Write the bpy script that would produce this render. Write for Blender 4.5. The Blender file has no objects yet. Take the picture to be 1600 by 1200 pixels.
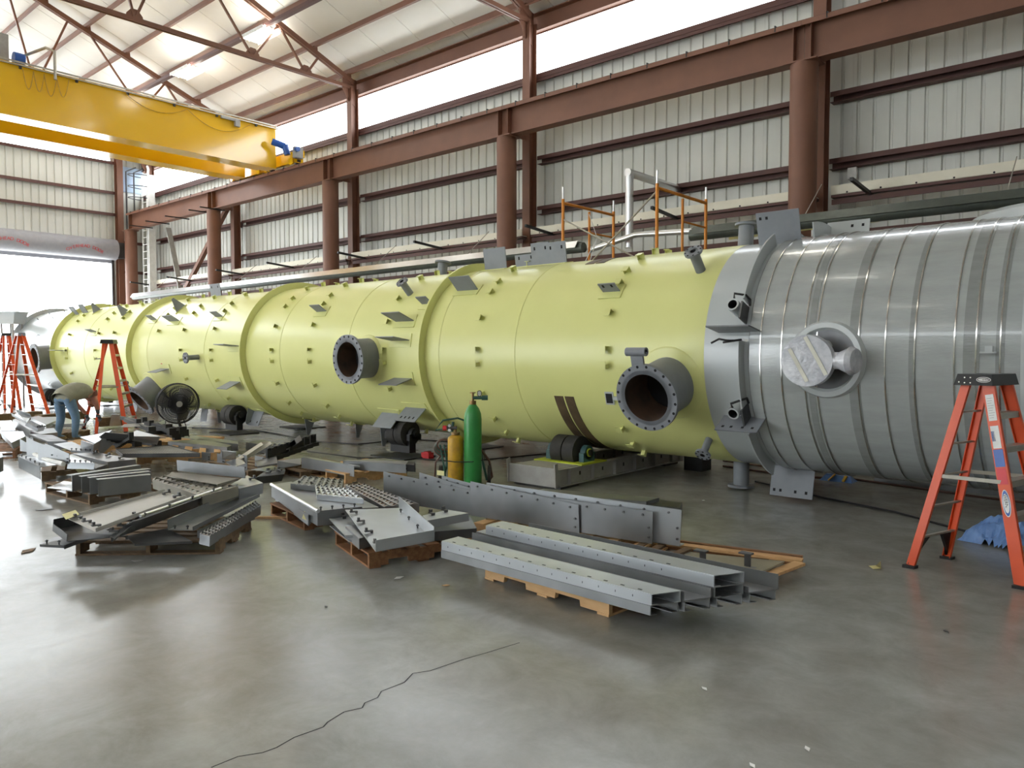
import bpy, math, random
from math import sin, cos, pi, radians, atan2, sqrt
from mathutils import Vector, Matrix
random.seed(4)
V = Vector
sc = bpy.context.scene
col = sc.collection

# ---------------------------------------------------------------- camera, sky, exposure
FPX, CAMH = 1190.0, 1.8
PITCH, YAW = math.atan2(50, FPX), radians(48.8)
FH = V((-cos(YAW), sin(YAW), 0)); RT = V((sin(YAW), cos(YAW), 0)); ZU = V((0, 0, 1))
FW = FH * cos(PITCH) - ZU * sin(PITCH); UP = ZU * cos(PITCH) + FH * sin(PITCH)
CPOS = V((0, 0, CAMH))
cam = bpy.data.cameras.new('camera'); camo = bpy.data.objects.new('camera', cam); col.objects.link(camo)
cam.sensor_width = 36.0; cam.lens = FPX / 1600 * 36.0; cam.clip_end = 600
camo.matrix_world = Matrix(((RT.x, UP.x, -FW.x, 0), (RT.y, UP.y, -FW.y, 0), (RT.z, UP.z, -FW.z, CAMH), (0, 0, 0, 1)))
sc.camera = camo
sc.view_settings.view_transform = 'Standard'; sc.view_settings.look = 'None'
sc.view_settings.gamma = 1.0; sc.view_settings.use_curve_mapping = False
sc.view_settings.exposure = 0.72
w = bpy.data.worlds.new('overcast_sky'); sc.world = w; w.use_nodes = True
bg = w.node_tree.nodes['Background']; bg.inputs[0].default_value = (0.90, 0.96, 1.0, 1); bg.inputs[1].default_value = 6.2
sc.cycles.use_denoising = True
sc.cycles.max_bounces = 8; sc.cycles.diffuse_bounces = 5; sc.cycles.glossy_bounces = 4
sc.cycles.sample_clamp_indirect = 6.0
LAMP = 9.0

def ray(x, y): return (FW + RT * ((x - 800) / FPX) - UP * ((y - 600) / FPX)).normalized()
def P(x, y, z=0.0):            # the point at height z seen along a line of sight
    d = ray(x, y); return CPOS + d * ((z - CAMH) / d.z)
def PY(x, y, Y):
    d = ray(x, y); return CPOS + d * (Y / d.y)
def PX(x, y, X):
    d = ray(x, y); return CPOS + d * (X / d.x)
AY, AZ, AR = 9.5, 1.77, 1.4    # vessel axis and radius
def CYL(x, y, r=AR):           # (X, angle above horizontal) where a line of sight meets the vessel shell
    d = ray(x, y); oy, oz = -AY, CAMH - AZ
    a = d.y**2 + d.z**2; b = 2*(oy*d.y + oz*d.z); c = oy*oy + oz*oz - r*r
    q = b*b - 4*a*c
    t = (-b - sqrt(q)) / (2*a) if q >= 0 else -b / (2*a)
    p = CPOS + d*t
    return p.x, atan2(p.z - AZ, AY - p.y)

# ---------------------------------------------------------------- materials
def mat(name, c, rough=0.5, metal=0.0, c2=None, scale=6.0, bump=0.0, bscale=40.0, detail=4.0, stretch=None, spec=None, coat=0.0, alpha=1.0, trans=0.0, rvar=0.0):
    m = bpy.data.materials.new(name); m.use_nodes = True
    nt = m.node_tree; b = nt.nodes['Principled BSDF']
    b.inputs['Base Color'].default_value = (*c, 1); b.inputs['Roughness'].default_value = rough; b.inputs['Metallic'].default_value = metal
    if spec is not None: b.inputs['Specular IOR Level'].default_value = spec
    if coat: b.inputs['Coat Weight'].default_value = coat; b.inputs['Coat Roughness'].default_value = 0.08
    if alpha < 1: b.inputs['Alpha'].default_value = alpha
    if trans: b.inputs['Transmission Weight'].default_value = trans
    g = nt.nodes.new('ShaderNodeNewGeometry'); mp = nt.nodes.new('ShaderNodeMapping')
    nt.links.new(g.outputs['Position'], mp.inputs[0])
    if stretch: mp.inputs['Scale'].default_value = stretch
    n = nt.nodes.new('ShaderNodeTexNoise'); n.inputs['Scale'].default_value = scale; n.inputs['Detail'].default_value = detail; n.inputs['Roughness'].default_value = 0.6
    nt.links.new(mp.outputs[0], n.inputs['Vector'])
    r = nt.nodes.new('ShaderNodeValToRGB'); r.color_ramp.elements[0].position = 0.32; r.color_ramp.elements[1].position = 0.7
    k = c2 or tuple(x*0.82 for x in c)
    r.color_ramp.elements[0].color = (*k, 1); r.color_ramp.elements[1].color = (*c, 1)
    nt.links.new(n.outputs['Fac'], r.inputs[0]); nt.links.new(r.outputs[0], b.inputs['Base Color'])
    if rvar:
        mr = nt.nodes.new('ShaderNodeMapRange'); mr.inputs['To Min'].default_value = max(0.02, rough - rvar); mr.inputs['To Max'].default_value = rough + rvar
        mr.inputs['From Min'].default_value = 0.3; mr.inputs['From Max'].default_value = 0.7
        nt.links.new(n.outputs['Fac'], mr.inputs[0]); nt.links.new(mr.outputs[0], b.inputs['Roughness'])
    if bump:
        n2 = nt.nodes.new('ShaderNodeTexNoise'); n2.inputs['Scale'].default_value = bscale; n2.inputs['Detail'].default_value = 3
        nt.links.new(mp.outputs[0], n2.inputs['Vector'])
        bp = nt.nodes.new('ShaderNodeBump'); bp.inputs['Strength'].default_value = bump; bp.inputs['Distance'].default_value = 0.02
        nt.links.new(n2.outputs['Fac'], bp.inputs['Height']); nt.links.new(bp.outputs[0], b.inputs['Normal'])
    return m
def emit(name, c, s):
    m = bpy.data.materials.new(name); m.use_nodes = True; nt = m.node_tree
    b = nt.nodes['Principled BSDF']; b.inputs['Base Color'].default_value = (0.8, 0.8, 0.8, 1)
    b.inputs['Emission Color'].default_value = (*c, 1); b.inputs['Emission Strength'].default_value = s
    return m

M = {}
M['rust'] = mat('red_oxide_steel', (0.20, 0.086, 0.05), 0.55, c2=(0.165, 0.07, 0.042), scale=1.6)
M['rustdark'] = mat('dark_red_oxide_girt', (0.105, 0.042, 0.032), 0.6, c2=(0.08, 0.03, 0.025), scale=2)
M['wallsheet'] = mat('cream_wall_sheet', (0.655, 0.66, 0.615), 0.5, c2=(0.57, 0.575, 0.53), scale=1.1, stretch=(1, 1, 0.25))
M['roofsheet'] = mat('white_roof_facing', (0.88, 0.85, 0.805), 0.6, c2=(0.83, 0.795, 0.74), scale=0.7)
M['yellow'] = mat('primrose_primer', (0.68, 0.69, 0.275), 0.31, c2=(0.655, 0.665, 0.255), scale=1.3)
M['bare'] = mat('brown_bare_band', (0.13, 0.085, 0.04), 0.6, c2=(0.07, 0.045, 0.025), scale=5)
M['vgrey'] = mat('grey_epoxy', (0.49, 0.52, 0.525), 0.22, c2=(0.455, 0.485, 0.49), scale=1.5)
M['plate'] = mat('dull_grey_primer', (0.235, 0.25, 0.275), 0.5, c2=(0.20, 0.21, 0.235), scale=4)
M['rustin'] = mat('rusty_bore', (0.115, 0.062, 0.035), 0.75, c2=(0.05, 0.035, 0.025), scale=4)
M['hole'] = mat('dark_hole', (0.012, 0.012, 0.014), 0.9)
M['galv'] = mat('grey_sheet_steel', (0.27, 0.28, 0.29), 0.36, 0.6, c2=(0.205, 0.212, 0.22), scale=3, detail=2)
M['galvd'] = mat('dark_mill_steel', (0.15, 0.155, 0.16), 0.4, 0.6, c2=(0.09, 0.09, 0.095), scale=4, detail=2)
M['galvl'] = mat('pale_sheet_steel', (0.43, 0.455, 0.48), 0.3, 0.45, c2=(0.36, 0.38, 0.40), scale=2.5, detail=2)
M['bright'] = mat('bright_galvanised', (0.74, 0.75, 0.76), 0.28, 0.85, c2=(0.68, 0.69, 0.70), scale=3, detail=1)
M['black'] = mat('black_steel', (0.018, 0.018, 0.02), 0.45, c2=(0.012, 0.012, 0.013))
M['rubber'] = mat('black_rubber', (0.022, 0.021, 0.02), 0.75, c2=(0.04, 0.037, 0.034), scale=10)
M['wood'] = mat('new_pine', (0.68, 0.43, 0.21), 0.7, c2=(0.56, 0.33, 0.145), scale=5, stretch=(1, 6, 6), bump=0.05)
M['woodold'] = mat('weathered_pine', (0.22, 0.14, 0.075), 0.8, c2=(0.13, 0.085, 0.05), scale=5, stretch=(1, 5, 5), bump=0.05)
M['woodred'] = mat('red_brown_pine', (0.33, 0.16, 0.07), 0.75, c2=(0.2, 0.09, 0.04), scale=5, stretch=(1, 5, 5), bump=0.05)
M['crane'] = mat('crane_yellow', (0.80, 0.47, 0.012), 0.16, c2=(0.76, 0.43, 0.01), scale=0.5, coat=0.4)
M['blue'] = mat('motor_blue', (0.02, 0.10, 0.42), 0.35)
M['orange'] = mat('orange_fibreglass', (0.70, 0.085, 0.014), 0.4, c2=(0.62, 0.07, 0.012), scale=4)
M['alu'] = mat('mill_aluminium', (0.50, 0.48, 0.42), 0.35, 0.7, c2=(0.4, 0.37, 0.31), scale=8)
M['scaf'] = mat('scaffold_orange', (0.72, 0.26, 0.02), 0.45, c2=(0.6, 0.2, 0.015))
M['green'] = mat('cylinder_green', (0.035, 0.27, 0.06), 0.35, c2=(0.03, 0.22, 0.05), scale=5)
M['cylyel'] = mat('worn_yellow', (0.62, 0.36, 0.01), 0.5, c2=(0.40, 0.22, 0.02), scale=9)
M['brass'] = mat('dull_brass', (0.28, 0.17, 0.07), 0.4, 0.7)
M['red'] = mat('red_knob', (0.65, 0.03, 0.04), 0.4)
M['white'] = mat('white_paint', (0.80, 0.80, 0.78), 0.45)
M['hose_g'] = mat('green_hose', (0.03, 0.10, 0.075), 0.5)
M['hose_r'] = mat('brown_hose', (0.10, 0.045, 0.03), 0.5)
M['cream'] = mat('cream_tray', (0.76, 0.72, 0.60), 0.5, c2=(0.68, 0.64, 0.52), scale=2)
M['heater'] = mat('grey_green_tube', (0.10, 0.115, 0.10), 0.35, 0.3, c2=(0.075, 0.085, 0.075))
M['paper'] = mat('pale_yellow_tag', (0.74, 0.70, 0.34), 0.7)
M['wrap'] = mat('clear_bubble_film', (0.385, 0.41, 0.405), 0.2, c2=(0.335, 0.355, 0.35), scale=2.2, bump=0.10, bscale=16, stretch=(1.0, 4, 4), coat=0.5)
M['wrapd'] = mat('clear_film_overlap', (0.26, 0.275, 0.27), 0.18, c2=(0.225, 0.238, 0.232), scale=3, bump=0.12, bscale=16, stretch=(1, 5, 5), coat=0.4)
M['strap'] = mat('steel_strap', (0.66, 0.65, 0.62), 0.18, 1.0)
M['poly'] = mat('polythene_cover', (0.62, 0.63, 0.66), 0.25, c2=(0.36, 0.37, 0.42), scale=7, bump=0.5, bscale=14, coat=0.4)
M['tape'] = mat('cream_tape', (0.72, 0.70, 0.60), 0.5)
M['doorgrey'] = mat('door_curtain_grey', (0.33, 0.33, 0.36), 0.4, c2=(0.29, 0.29, 0.32))
M['rollframe'] = mat('grey_roll_frame', (0.36, 0.35, 0.33), 0.55, c2=(0.28, 0.27, 0.25), scale=5)
M['lime'] = mat('lime_plate', (0.52, 0.60, 0.03), 0.5)
M['teal'] = mat('bearing_teal', (0.05, 0.13, 0.14), 0.4)
M['ply'] = mat('plywood_sheet', (0.30, 0.28, 0.20), 0.75, c2=(0.22, 0.2, 0.14), scale=3)
M['tarp'] = mat('blue_tarp', (0.16, 0.30, 0.60), 0.35, c2=(0.10, 0.2, 0.46), scale=8, bump=0.3, bscale=10)
M['darkgrey'] = mat('dark_grey_bars', (0.07, 0.07, 0.075), 0.5, 0.2)
M['lamp'] = emit('fluorescent_tubes', (1.0, 0.97, 0.86), LAMP)
M['uplamp'] = emit('added_uplight_glow', (1.0, 0.96, 0.86), LAMP*1.9)  # added glow over the fittings, brightens the roof
M['dustyl'] = mat('dusty_pale_steel', (0.47, 0.46, 0.43), 0.5, 0.1, c2=(0.41, 0.40, 0.37), scale=3, detail=2)
M['dusty'] = mat('dust_or_sheen_steel', (0.27, 0.255, 0.215), 0.6, 0.2, c2=(0.2, 0.185, 0.155), scale=3, detail=2)
M['transl'] = mat('translucent_panel', (0.72, 0.82, 0.95), 0.5, trans=0.0)
nt = M['transl'].node_tree; tb = nt.nodes.new('ShaderNodeBsdfTranslucent'); tb.inputs[0].default_value = (0.75, 0.85, 0.95, 1)
mx = nt.nodes.new('ShaderNodeMixShader'); mx.inputs[0].default_value = 0.6
nt.links.new(nt.nodes['Principled BSDF'].outputs[0], mx.inputs[1]); nt.links.new(tb.outputs[0], mx.inputs[2]); nt.links.new(mx.outputs[0], nt.nodes['Material Output'].inputs[0])

def concrete():
    m = bpy.data.materials.new('sealed_concrete'); m.use_nodes = True; nt = m.node_tree; b = nt.nodes['Principled BSDF']
    L = nt.links.new; g = nt.nodes.new('ShaderNodeNewGeometry')
    def noise(s, d=6, r=0.6, dist=0.0):
        n = nt.nodes.new('ShaderNodeTexNoise'); n.inputs['Scale'].default_value = s; n.inputs['Detail'].default_value = d; n.inputs['Roughness'].default_value = r; n.inputs['Distortion'].default_value = dist
        L(g.outputs['Position'], n.inputs['Vector']); return n
    a, c, d = noise(0.45, 5, 0.55, 0.1), noise(2.6, 10, 0.72, 0.35), noise(30, 4)
    r1 = nt.nodes.new('ShaderNodeValToRGB'); r1.color_ramp.elements[0].position = 0.25; r1.color_ramp.elements[1].position = 0.75
    r1.color_ramp.elements[0].color = (0.225, 0.208, 0.17, 1); r1.color_ramp.elements[1].color = (0.355, 0.38, 0.38, 1)
    L(a.outputs['Fac'], r1.inputs[0])
    r2 = nt.nodes.new('ShaderNodeValToRGB'); r2.color_ramp.elements[0].position = 0.3; r2.color_ramp.elements[1].position = 0.75
    r2.color_ramp.elements[0].color = (0.74, 0.72, 0.68, 1); r2.color_ramp.elements[1].color = (1.14, 1.14, 1.15, 1)
    L(c.outputs['Fac'], r2.inputs[0])
    mx = nt.nodes.new('ShaderNodeMix'); mx.data_type = 'RGBA'; mx.blend_type = 'MULTIPLY'; mx.inputs[0].default_value = 1
    L(r1.outputs[0], mx.inputs[6]); L(r2.outputs[0], mx.inputs[7]); L(mx.outputs[2], b.inputs['Base Color'])
    mr = nt.nodes.new('ShaderNodeMapRange'); mr.inputs['From Min'].default_value = 0.3; mr.inputs['From Max'].default_value = 0.7; mr.inputs['To Min'].default_value = 0.18; mr.inputs['To Max'].default_value = 0.262
    L(c.outputs['Fac'], mr.inputs[0]); L(mr.outputs[0], b.inputs['Roughness'])
    bp = nt.nodes.new('ShaderNodeBump'); bp.inputs['Strength'].default_value = 0.06; bp.inputs['Distance'].default_value = 0.01
    
    return m
M['floor'] = concrete()
M['ground'] = mat('pale_yard_concrete', (0.74, 0.73, 0.70), 0.9)

# ---------------------------------------------------------------- mesh builder
WL = {}                         # world location of every root (roots are never rotated)
class MB:
    def __init__(s): s.v = []; s.f = []; s.m = []
    def add(s, vs, fs, mi=0):
        o = len(s.v); s.v += [V(p) for p in vs]
        for f in fs: s.f.append([o + i for i in f]); s.m.append(mi)
        return s
    def hexa(s, a, mi=0):      # 8 corners: bottom 0-3, top 4-7
        return s.add(a, [(3, 2, 1, 0), (4, 5, 6, 7), (0, 1, 5, 4), (1, 2, 6, 5), (2, 3, 7, 6), (3, 0, 4, 7)], mi)
    def box(s, c, d, R=None, mi=0):
        c = V(c); x, y, z = (k/2 for k in d); R = R or Matrix.Identity(3)
        return s.hexa([c + R @ V(p) for p in ((-x,-y,-z),(x,-y,-z),(x,y,-z),(-x,y,-z),(-x,-y,z),(x,-y,z),(x,y,z),(-x,y,z))], mi)
    def bar(s, p0, p1, w, h, up=ZU, mi=0):
        p0, p1 = V(p0), V(p1); a = (p1 - p0).normalized(); sd = a.cross(V(up))
        if sd.length < 1e-4: sd = a.cross(V((1, 0, 0)))
        sd.normalize(); u = sd.cross(a); x = sd*w/2; y = u*h/2
        return s.hexa([p0-x-y, p0+x-y, p1+x-y, p1-x-y, p0-x+y, p0+x+y, p1+x+y, p1-x+y], mi)
    def cyl(s, p0, p1, r0, r1=None, n=16, cap=True, mi=0):
        p0, p1 = V(p0), V(p1); r1 = r0 if r1 is None else r1; a = (p1 - p0).normalized()
        t = V((0, 0, 1)) if abs(a.z) < 0.9 else V((1, 0, 0)); e1 = a.cross(t).normalized(); e2 = a.cross(e1)
        ring = [e1*cos(2*pi*i/n) + e2*sin(2*pi*i/n) for i in range(n)]
        vs = [p0 + k*r0 for k in ring] + [p1 + k*r1 for k in ring]
        fs = [(i, i+n, (i+1) % n + n, (i+1) % n) for i in range(n)]
        if cap: fs += [tuple(range(n)), tuple(reversed(range(n, 2*n)))]
        return s.add(vs, fs, mi)
    def pipe(s, p0, p1, ro, ri, n=24, mi=0, mi2=None):
        p0, p1 = V(p0), V(p1); a = (p1 - p0).normalized(); mi2 = mi if mi2 is None else mi2
        t = V((0, 0, 1)) if abs(a.z) < 0.9 else V((1, 0, 0)); e1 = a.cross(t).normalized(); e2 = a.cross(e1)
        ring = [e1*cos(2*pi*i/n) + e2*sin(2*pi*i/n) for i in range(n)]
        o = len(s.v); s.v += [p0+k*ro for k in ring] + [p1+k*ro for k in ring] + [p0+k*ri for k in ring] + [p1+k*ri for k in ring]
        for i in range(n):
            j = (i+1) % n
            s.f += [[o+i, o+i+n, o+j+n, o+j], [o+2*n+j, o+3*n+j, o+3*n+i, o+2*n+i], [o+n+i, o+3*n+i, o+3*n+j, o+n+j], [o+j, o+2*n+j, o+2*n+i, o+i]]
            s.m += [mi, mi2, mi, mi]
        return s
    def path(s, pts, r, n=6, mi=0):
        pts = [V(p) for p in pts]; o = len(s.v); e1 = None
        for i, p in enumerate(pts):
            a = (pts[min(i+1, len(pts)-1)] - pts[max(i-1, 0)]).normalized()
            if e1 is None:
                t = V((0, 0, 1)) if abs(a.z) < 0.9 else V((1, 0, 0)); e1 = a.cross(t).normalized()
            else: e1 = (e1 - a*e1.dot(a)).normalized()
            e2 = a.cross(e1)
            s.v += [p + (e1*cos(2*pi*k/n) + e2*sin(2*pi*k/n))*r for k in range(n)]
        for i in range(len(pts)-1):
            for k in range(n):
                q = (k+1) % n; s.f.append([o+i*n+k, o+(i+1)*n+k, o+(i+1)*n+q, o+i*n+q]); s.m.append(mi)
        s.f += [[o+k for k in range(n)], [o+(len(pts)-1)*n+k for k in reversed(range(n))]]; s.m += [mi, mi]
        return s
    def prism(s, poly, vec, mi=0):
        n = len(poly); vec = V(vec); a = [V(p) for p in poly]
        return s.add(a + [p + vec for p in a], [tuple(reversed(range(n))), tuple(range(n, 2*n))] + [(i, (i+1) % n, (i+1) % n + n, i+n) for i in range(n)], mi)
    def lathe(s, prof, n=96, axis=None, mi=0, close=True):   # profile (x, r) around the vessel axis
        o = len(s.v)
        for x, r in prof: s.v += [V((x, AY - r*cos(2*pi*k/n), AZ + r*sin(2*pi*k/n))) for k in range(n)]
        m = len(prof)
        for i in range(m if close else m-1):
            j = (i+1) % m
            for k in range(n):
                q = (k+1) % n; s.f.append([o+i*n+k, o+i*n+q, o+j*n+q, o+j*n+k]); s.m.append(mi)
        return s
    def mesh(s, name, mats, origin):
        me = bpy.data.meshes.new(name); me.from_pydata([tuple(p - origin) for p in s.v], [], s.f)
        for m in (mats if isinstance(mats, (list, tuple)) else [mats]): me.materials.append(M[m])
        me.polygons.foreach_set('material_index', s.m); me.update()
        return me
    def build(s, name, mats, parent=None, smooth=True, origin=None):
        xs = [p.x for p in s.v]; ys = [p.y for p in s.v]; zs = [p.z for p in s.v]
        if origin is None: origin = V(((min(xs)+max(xs))/2, (min(ys)+max(ys))/2, min(zs) if parent is None else (min(zs)+max(zs))/2))
        me = s.mesh(name, mats, origin)
        if smooth: me.shade_smooth(); me.set_sharp_from_angle(angle=0.6)
        o = bpy.data.objects.new(name, me); col.objects.link(o)
        if parent is not None: o.parent = parent; o.location = origin - WL[parent]
        else: o.location = origin
        WL[o] = origin.copy()
        return o

def tag(o, label=None, cat=None, group=None, kind=None):
    if label: o['label'] = label
    if cat: o['category'] = cat
    if group: o['group'] = group
    if kind: o['kind'] = kind
    return o
def thing(name, loc, label=None, cat=None, group=None, kind=None):
    o = bpy.data.objects.new(name, None); col.objects.link(o); o.location = loc; o.empty_display_size = 0.2
    WL[o] = V(loc); return tag(o, label, cat, group, kind)
def inst(name, me, parent, Mw):           # a piece sharing mesh data, at world matrix Mw
    o = bpy.data.objects.new(name, me); col.objects.link(o)
    if parent is not None:
        o.parent = parent; Mw = Matrix.Translation(-WL[parent]) @ Mw
    o.matrix_basis = Mw
    return o
def copy_thing(root, off, label=None, group=None):
    c = root.copy(); col.objects.link(c); c.location = root.location + V(off); WL[c] = V(c.location)
    if label: c['label'] = label
    if group: c['group'] = group
    for ch in list(root.children):
        d = ch.copy(); col.objects.link(d); d.parent = c
        for g in list(ch.children):
            e = g.copy(); col.objects.link(e); e.parent = d
    return c
def RZ(a): return Matrix.Rotation(a, 3, 'Z')
def text(name, s, size, parent, Mw, m, ext=0.001, arc=None):
    cu = bpy.data.curves.new(name, 'FONT'); cu.body = s; cu.size = size; cu.align_x = 'CENTER'; cu.align_y = 'CENTER'; cu.extrude = ext
    cu.materials.append(M[m]); o = bpy.data.objects.new(name, cu); col.objects.link(o)
    bpy.context.view_layer.update(); me = bpy.data.meshes.new_from_object(o.evaluated_get(bpy.context.evaluated_depsgraph_get())); me.name = name
    bpy.data.objects.remove(o); o = bpy.data.objects.new(name, me); col.objects.link(o)
    o.parent = parent; o.matrix_basis = Matrix.Translation(-WL[parent]) @ Mw
    return o

# ================================================================ THE SETTING
XL, XR, YB, YF = -37.0, 12.0, 16.0, -16.0
COLX = [-5.5 + 7.55*k for k in (-4, -3, -2, -1, 0, 1, 2)]     # -35.7 ... 9.6
SL = 0.385
def chord(Y): return 10.60 + SL*(15.6 - abs(Y))
floor = MB().box(((XL+XR)/2, 0, -0.1), (XR-XL, YB-YF, 0.2)).build('floor', 'floor', None, False); tag(floor, kind='structure')
gm = MB().box((-30, 0, -0.16), (420, 420, 0.2)).build('ground', 'ground', None, False); tag(gm, kind='structure')
crk = MB()
cp = [P(x, y, 0.0006) for x, y in ((330,1199),(372,1182),(410,1176),(432,1168),(460,1152),(505,1136),(512,1128),(538,1112),(566,1106),(570,1098),(590,1090),(596,1080),(632,1066),(645,1052),(672,1048),(725,1030),(760,1020),(812,1004))]
for a, b in zip(cp, cp[1:]):
    d = (b-a).normalized(); n = V((-d.y, d.x, 0))*0.0035; crk.add([a-n, b-n, b+n, a+n], [(0, 1, 2, 3)])
crk.build('floor_crack', 'hole', floor, False)

# ---- back wall: ribbed sheets, girts, eave strut
wb = thing('wall_back', (0, YB, 0), kind='structure')
def rib_profile(wd, ribs, depth):
    pr = [(0, 0)]
    for r in ribs: pr += [(r-0.035, 0), (r-0.018, depth), (r+0.018, depth), (r+0.035, 0)]
    return pr + [(wd, 0)]
def sheet_mesh(name, wd, h, mats='wallsheet'):
    pr = rib_profile(wd, (0.1, 0.405, 0.71), 0.035); mb = MB()
    a = [V((x, y, 0)) for x, y in pr]; b = [V((x, y, h)) for x, y in pr]; k = V((0, 0.012, 0)); n = len(pr)
    mb.add(a + b + [p+k for p in a] + [p+k for p in b], [(i, i+1, n+i+1, n+i) for i in range(n-1)] + [(2*n+i+1, 2*n+i, 3*n+i, 3*n+i+1) for i in range(n-1)] + [(0, n, 3*n, 2*n), (n-1, 3*n-1, 4*n-1, 2*n-1)])
    return mb.mesh(name, mats, V((0, 0, 0)))
PW = 0.914
sm = sheet_mesh('wall_panel', PW, 9.02)
n = int((XR-XL)/PW)+1
for i in range(n): inst('wall_panel', sm, wb, Matrix.Translation((XL + i*PW, YB + (0.004 if i % 2 else 0), 0)))
girtz = [1.3, 2.65, 4.1, 5.55, 6.87]
for k in range(len(COLX)-1):
    x0, x1 = COLX[k]+0.12, COLX[k+1]-0.12
    for z in girtz:
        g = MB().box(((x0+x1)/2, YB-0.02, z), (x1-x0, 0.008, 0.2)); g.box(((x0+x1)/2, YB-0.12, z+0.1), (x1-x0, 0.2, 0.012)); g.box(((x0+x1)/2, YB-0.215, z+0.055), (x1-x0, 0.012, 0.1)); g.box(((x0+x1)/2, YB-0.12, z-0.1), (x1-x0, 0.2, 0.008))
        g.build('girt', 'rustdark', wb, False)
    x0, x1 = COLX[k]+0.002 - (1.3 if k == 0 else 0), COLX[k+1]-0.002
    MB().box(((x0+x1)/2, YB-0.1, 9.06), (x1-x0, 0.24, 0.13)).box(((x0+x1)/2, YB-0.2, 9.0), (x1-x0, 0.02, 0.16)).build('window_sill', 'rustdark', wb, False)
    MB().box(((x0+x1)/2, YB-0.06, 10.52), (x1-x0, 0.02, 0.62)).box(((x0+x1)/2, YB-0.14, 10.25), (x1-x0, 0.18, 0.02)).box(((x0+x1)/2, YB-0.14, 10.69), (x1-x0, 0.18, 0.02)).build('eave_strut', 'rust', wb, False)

# ---- end wall with the roller door
we = thing('wall_left', (XL, 0, 0), kind='structure')
DY0, DY1, DZ = 2.6, 14.3, 6.75
sm2 = sheet_mesh('wall_panel', PW, 9.2); sm3 = sheet_mesh('wall_panel', PW, 9.0)
Rz90 = Matrix.Rotation(pi/2, 4, 'Z')
y = DY1+0.05
sfull = sheet_mesh('wall_panel', PW, 11.0)
for i in range(2): inst('wall_panel', sfull, we, Matrix.Translation((XL, DY1+0.08+i*PW, 0)) @ Rz90)
for i in range(13):                                   # above the door
    Y = DY1+0.09-PW*(i+1); h = 10.5 - DZ; hx_ = 10.7 + SL*(15.6-max(0, Y)) - DZ
    inst('wall_panel', sheet_mesh('wall_panel', PW, h), we, Matrix.Translation((XL, Y, DZ)) @ Rz90)
for i in range(21):                                   # beyond the door, out of frame
    Y = DY0-PW*(i+1)
    if Y > YF-1: inst('wall_panel', sheet_mesh('wall_panel', PW, 10.5), we, Matrix.Translation((XL, Y, 0)) @ Rz90)
for z in (8.12, 9.1, 10.45):
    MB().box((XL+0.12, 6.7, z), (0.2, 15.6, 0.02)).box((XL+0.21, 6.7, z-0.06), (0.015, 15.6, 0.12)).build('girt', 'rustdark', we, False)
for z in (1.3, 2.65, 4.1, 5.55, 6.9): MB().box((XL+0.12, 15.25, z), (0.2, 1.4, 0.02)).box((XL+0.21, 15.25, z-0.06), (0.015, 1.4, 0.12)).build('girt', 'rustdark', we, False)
pm_ = MB().box((XL+0.3, 14.62, 6.0), (0.3, 0.015, 12.0)).box((XL+0.15, 14.62, 6.0), (0.015, 0.26, 12.0)).box((XL+0.45, 14.62, 6.0), (0.015, 0.26, 12.0)); pm_.build('door_post', 'rust', we, False)
MB().box((XL+0.06, 15.35, 9.78), (0.03, 0.95, 1.15)).build('translucent_panel', 'transl', we, False)
for yy in (14.95, 15.3): MB().path([(XL+0.3, yy, 6.9), (XL+0.3, yy, 10.1), (XL+0.3, yy+0.45, 10.35)], 0.035, 8).build('conduit', 'darkgrey', we)
# door jamb guides and hood
d1 = thing('door_1', (XL+0.35, 14.3, 0), kind='structure')
cv = MB().cyl((XL+0.55, DY0-0.2, 6.42), (XL+0.55, DY1+0.02, 6.42), 0.46, n=40).build('rolled_curtain', 'doorgrey', d1)
for k in range(3): MB().box((XL+0.16, (DY0+DY1)/2, 5.98-0.055*k), (0.05, DY1-DY0, 0.05)).build('bottom_slat', 'doorgrey', d1, False)
MB().box((XL+0.14, DY1+0.04, 3.0), (0.12, 0.1, 6.0)).build('door_guide', 'darkgrey', d1, False)
MB().box((XL+0.5, DY1+0.2, 6.4), (0.5, 0.3, 0.7)).cyl((XL+0.5, DY1+0.02, 6.4), (XL+0.5, DY1+0.35, 6.4), 0.12).build('chain_hoist_bracket', 'darkgrey', d1)
for yy in (13.6, 12.0):
    pass
def arc_text(s, yc, zc, parent):
    n = len(s)
    for i, ch in enumerate(s):
        if ch == ' ': continue
        u = (i-(n-1)/2)*0.115; th = -u*0.55
        Y = yc + u; Z = zc - 0.42*u*u
        ang = math.asin(max(-1, min(1, (Z-6.42)/0.46))); X = XL+0.55 + 0.466*cos(ang)
        R = Matrix(((0, -sin(ang), cos(ang)), (1, 0, 0), (0, cos(ang), sin(ang)))).to_4x4()
        text('red_letter', ch, 0.19, parent, Matrix.Translation((X, Y, Z)) @ R @ Matrix.Rotation(th, 4, 'Z'), 'red')
arc_text('OVERHEAD DOOR', 12.9, 6.42, cv); arc_text('OVERHEAD DOOR', 10.0, 6.42, cv)
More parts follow.
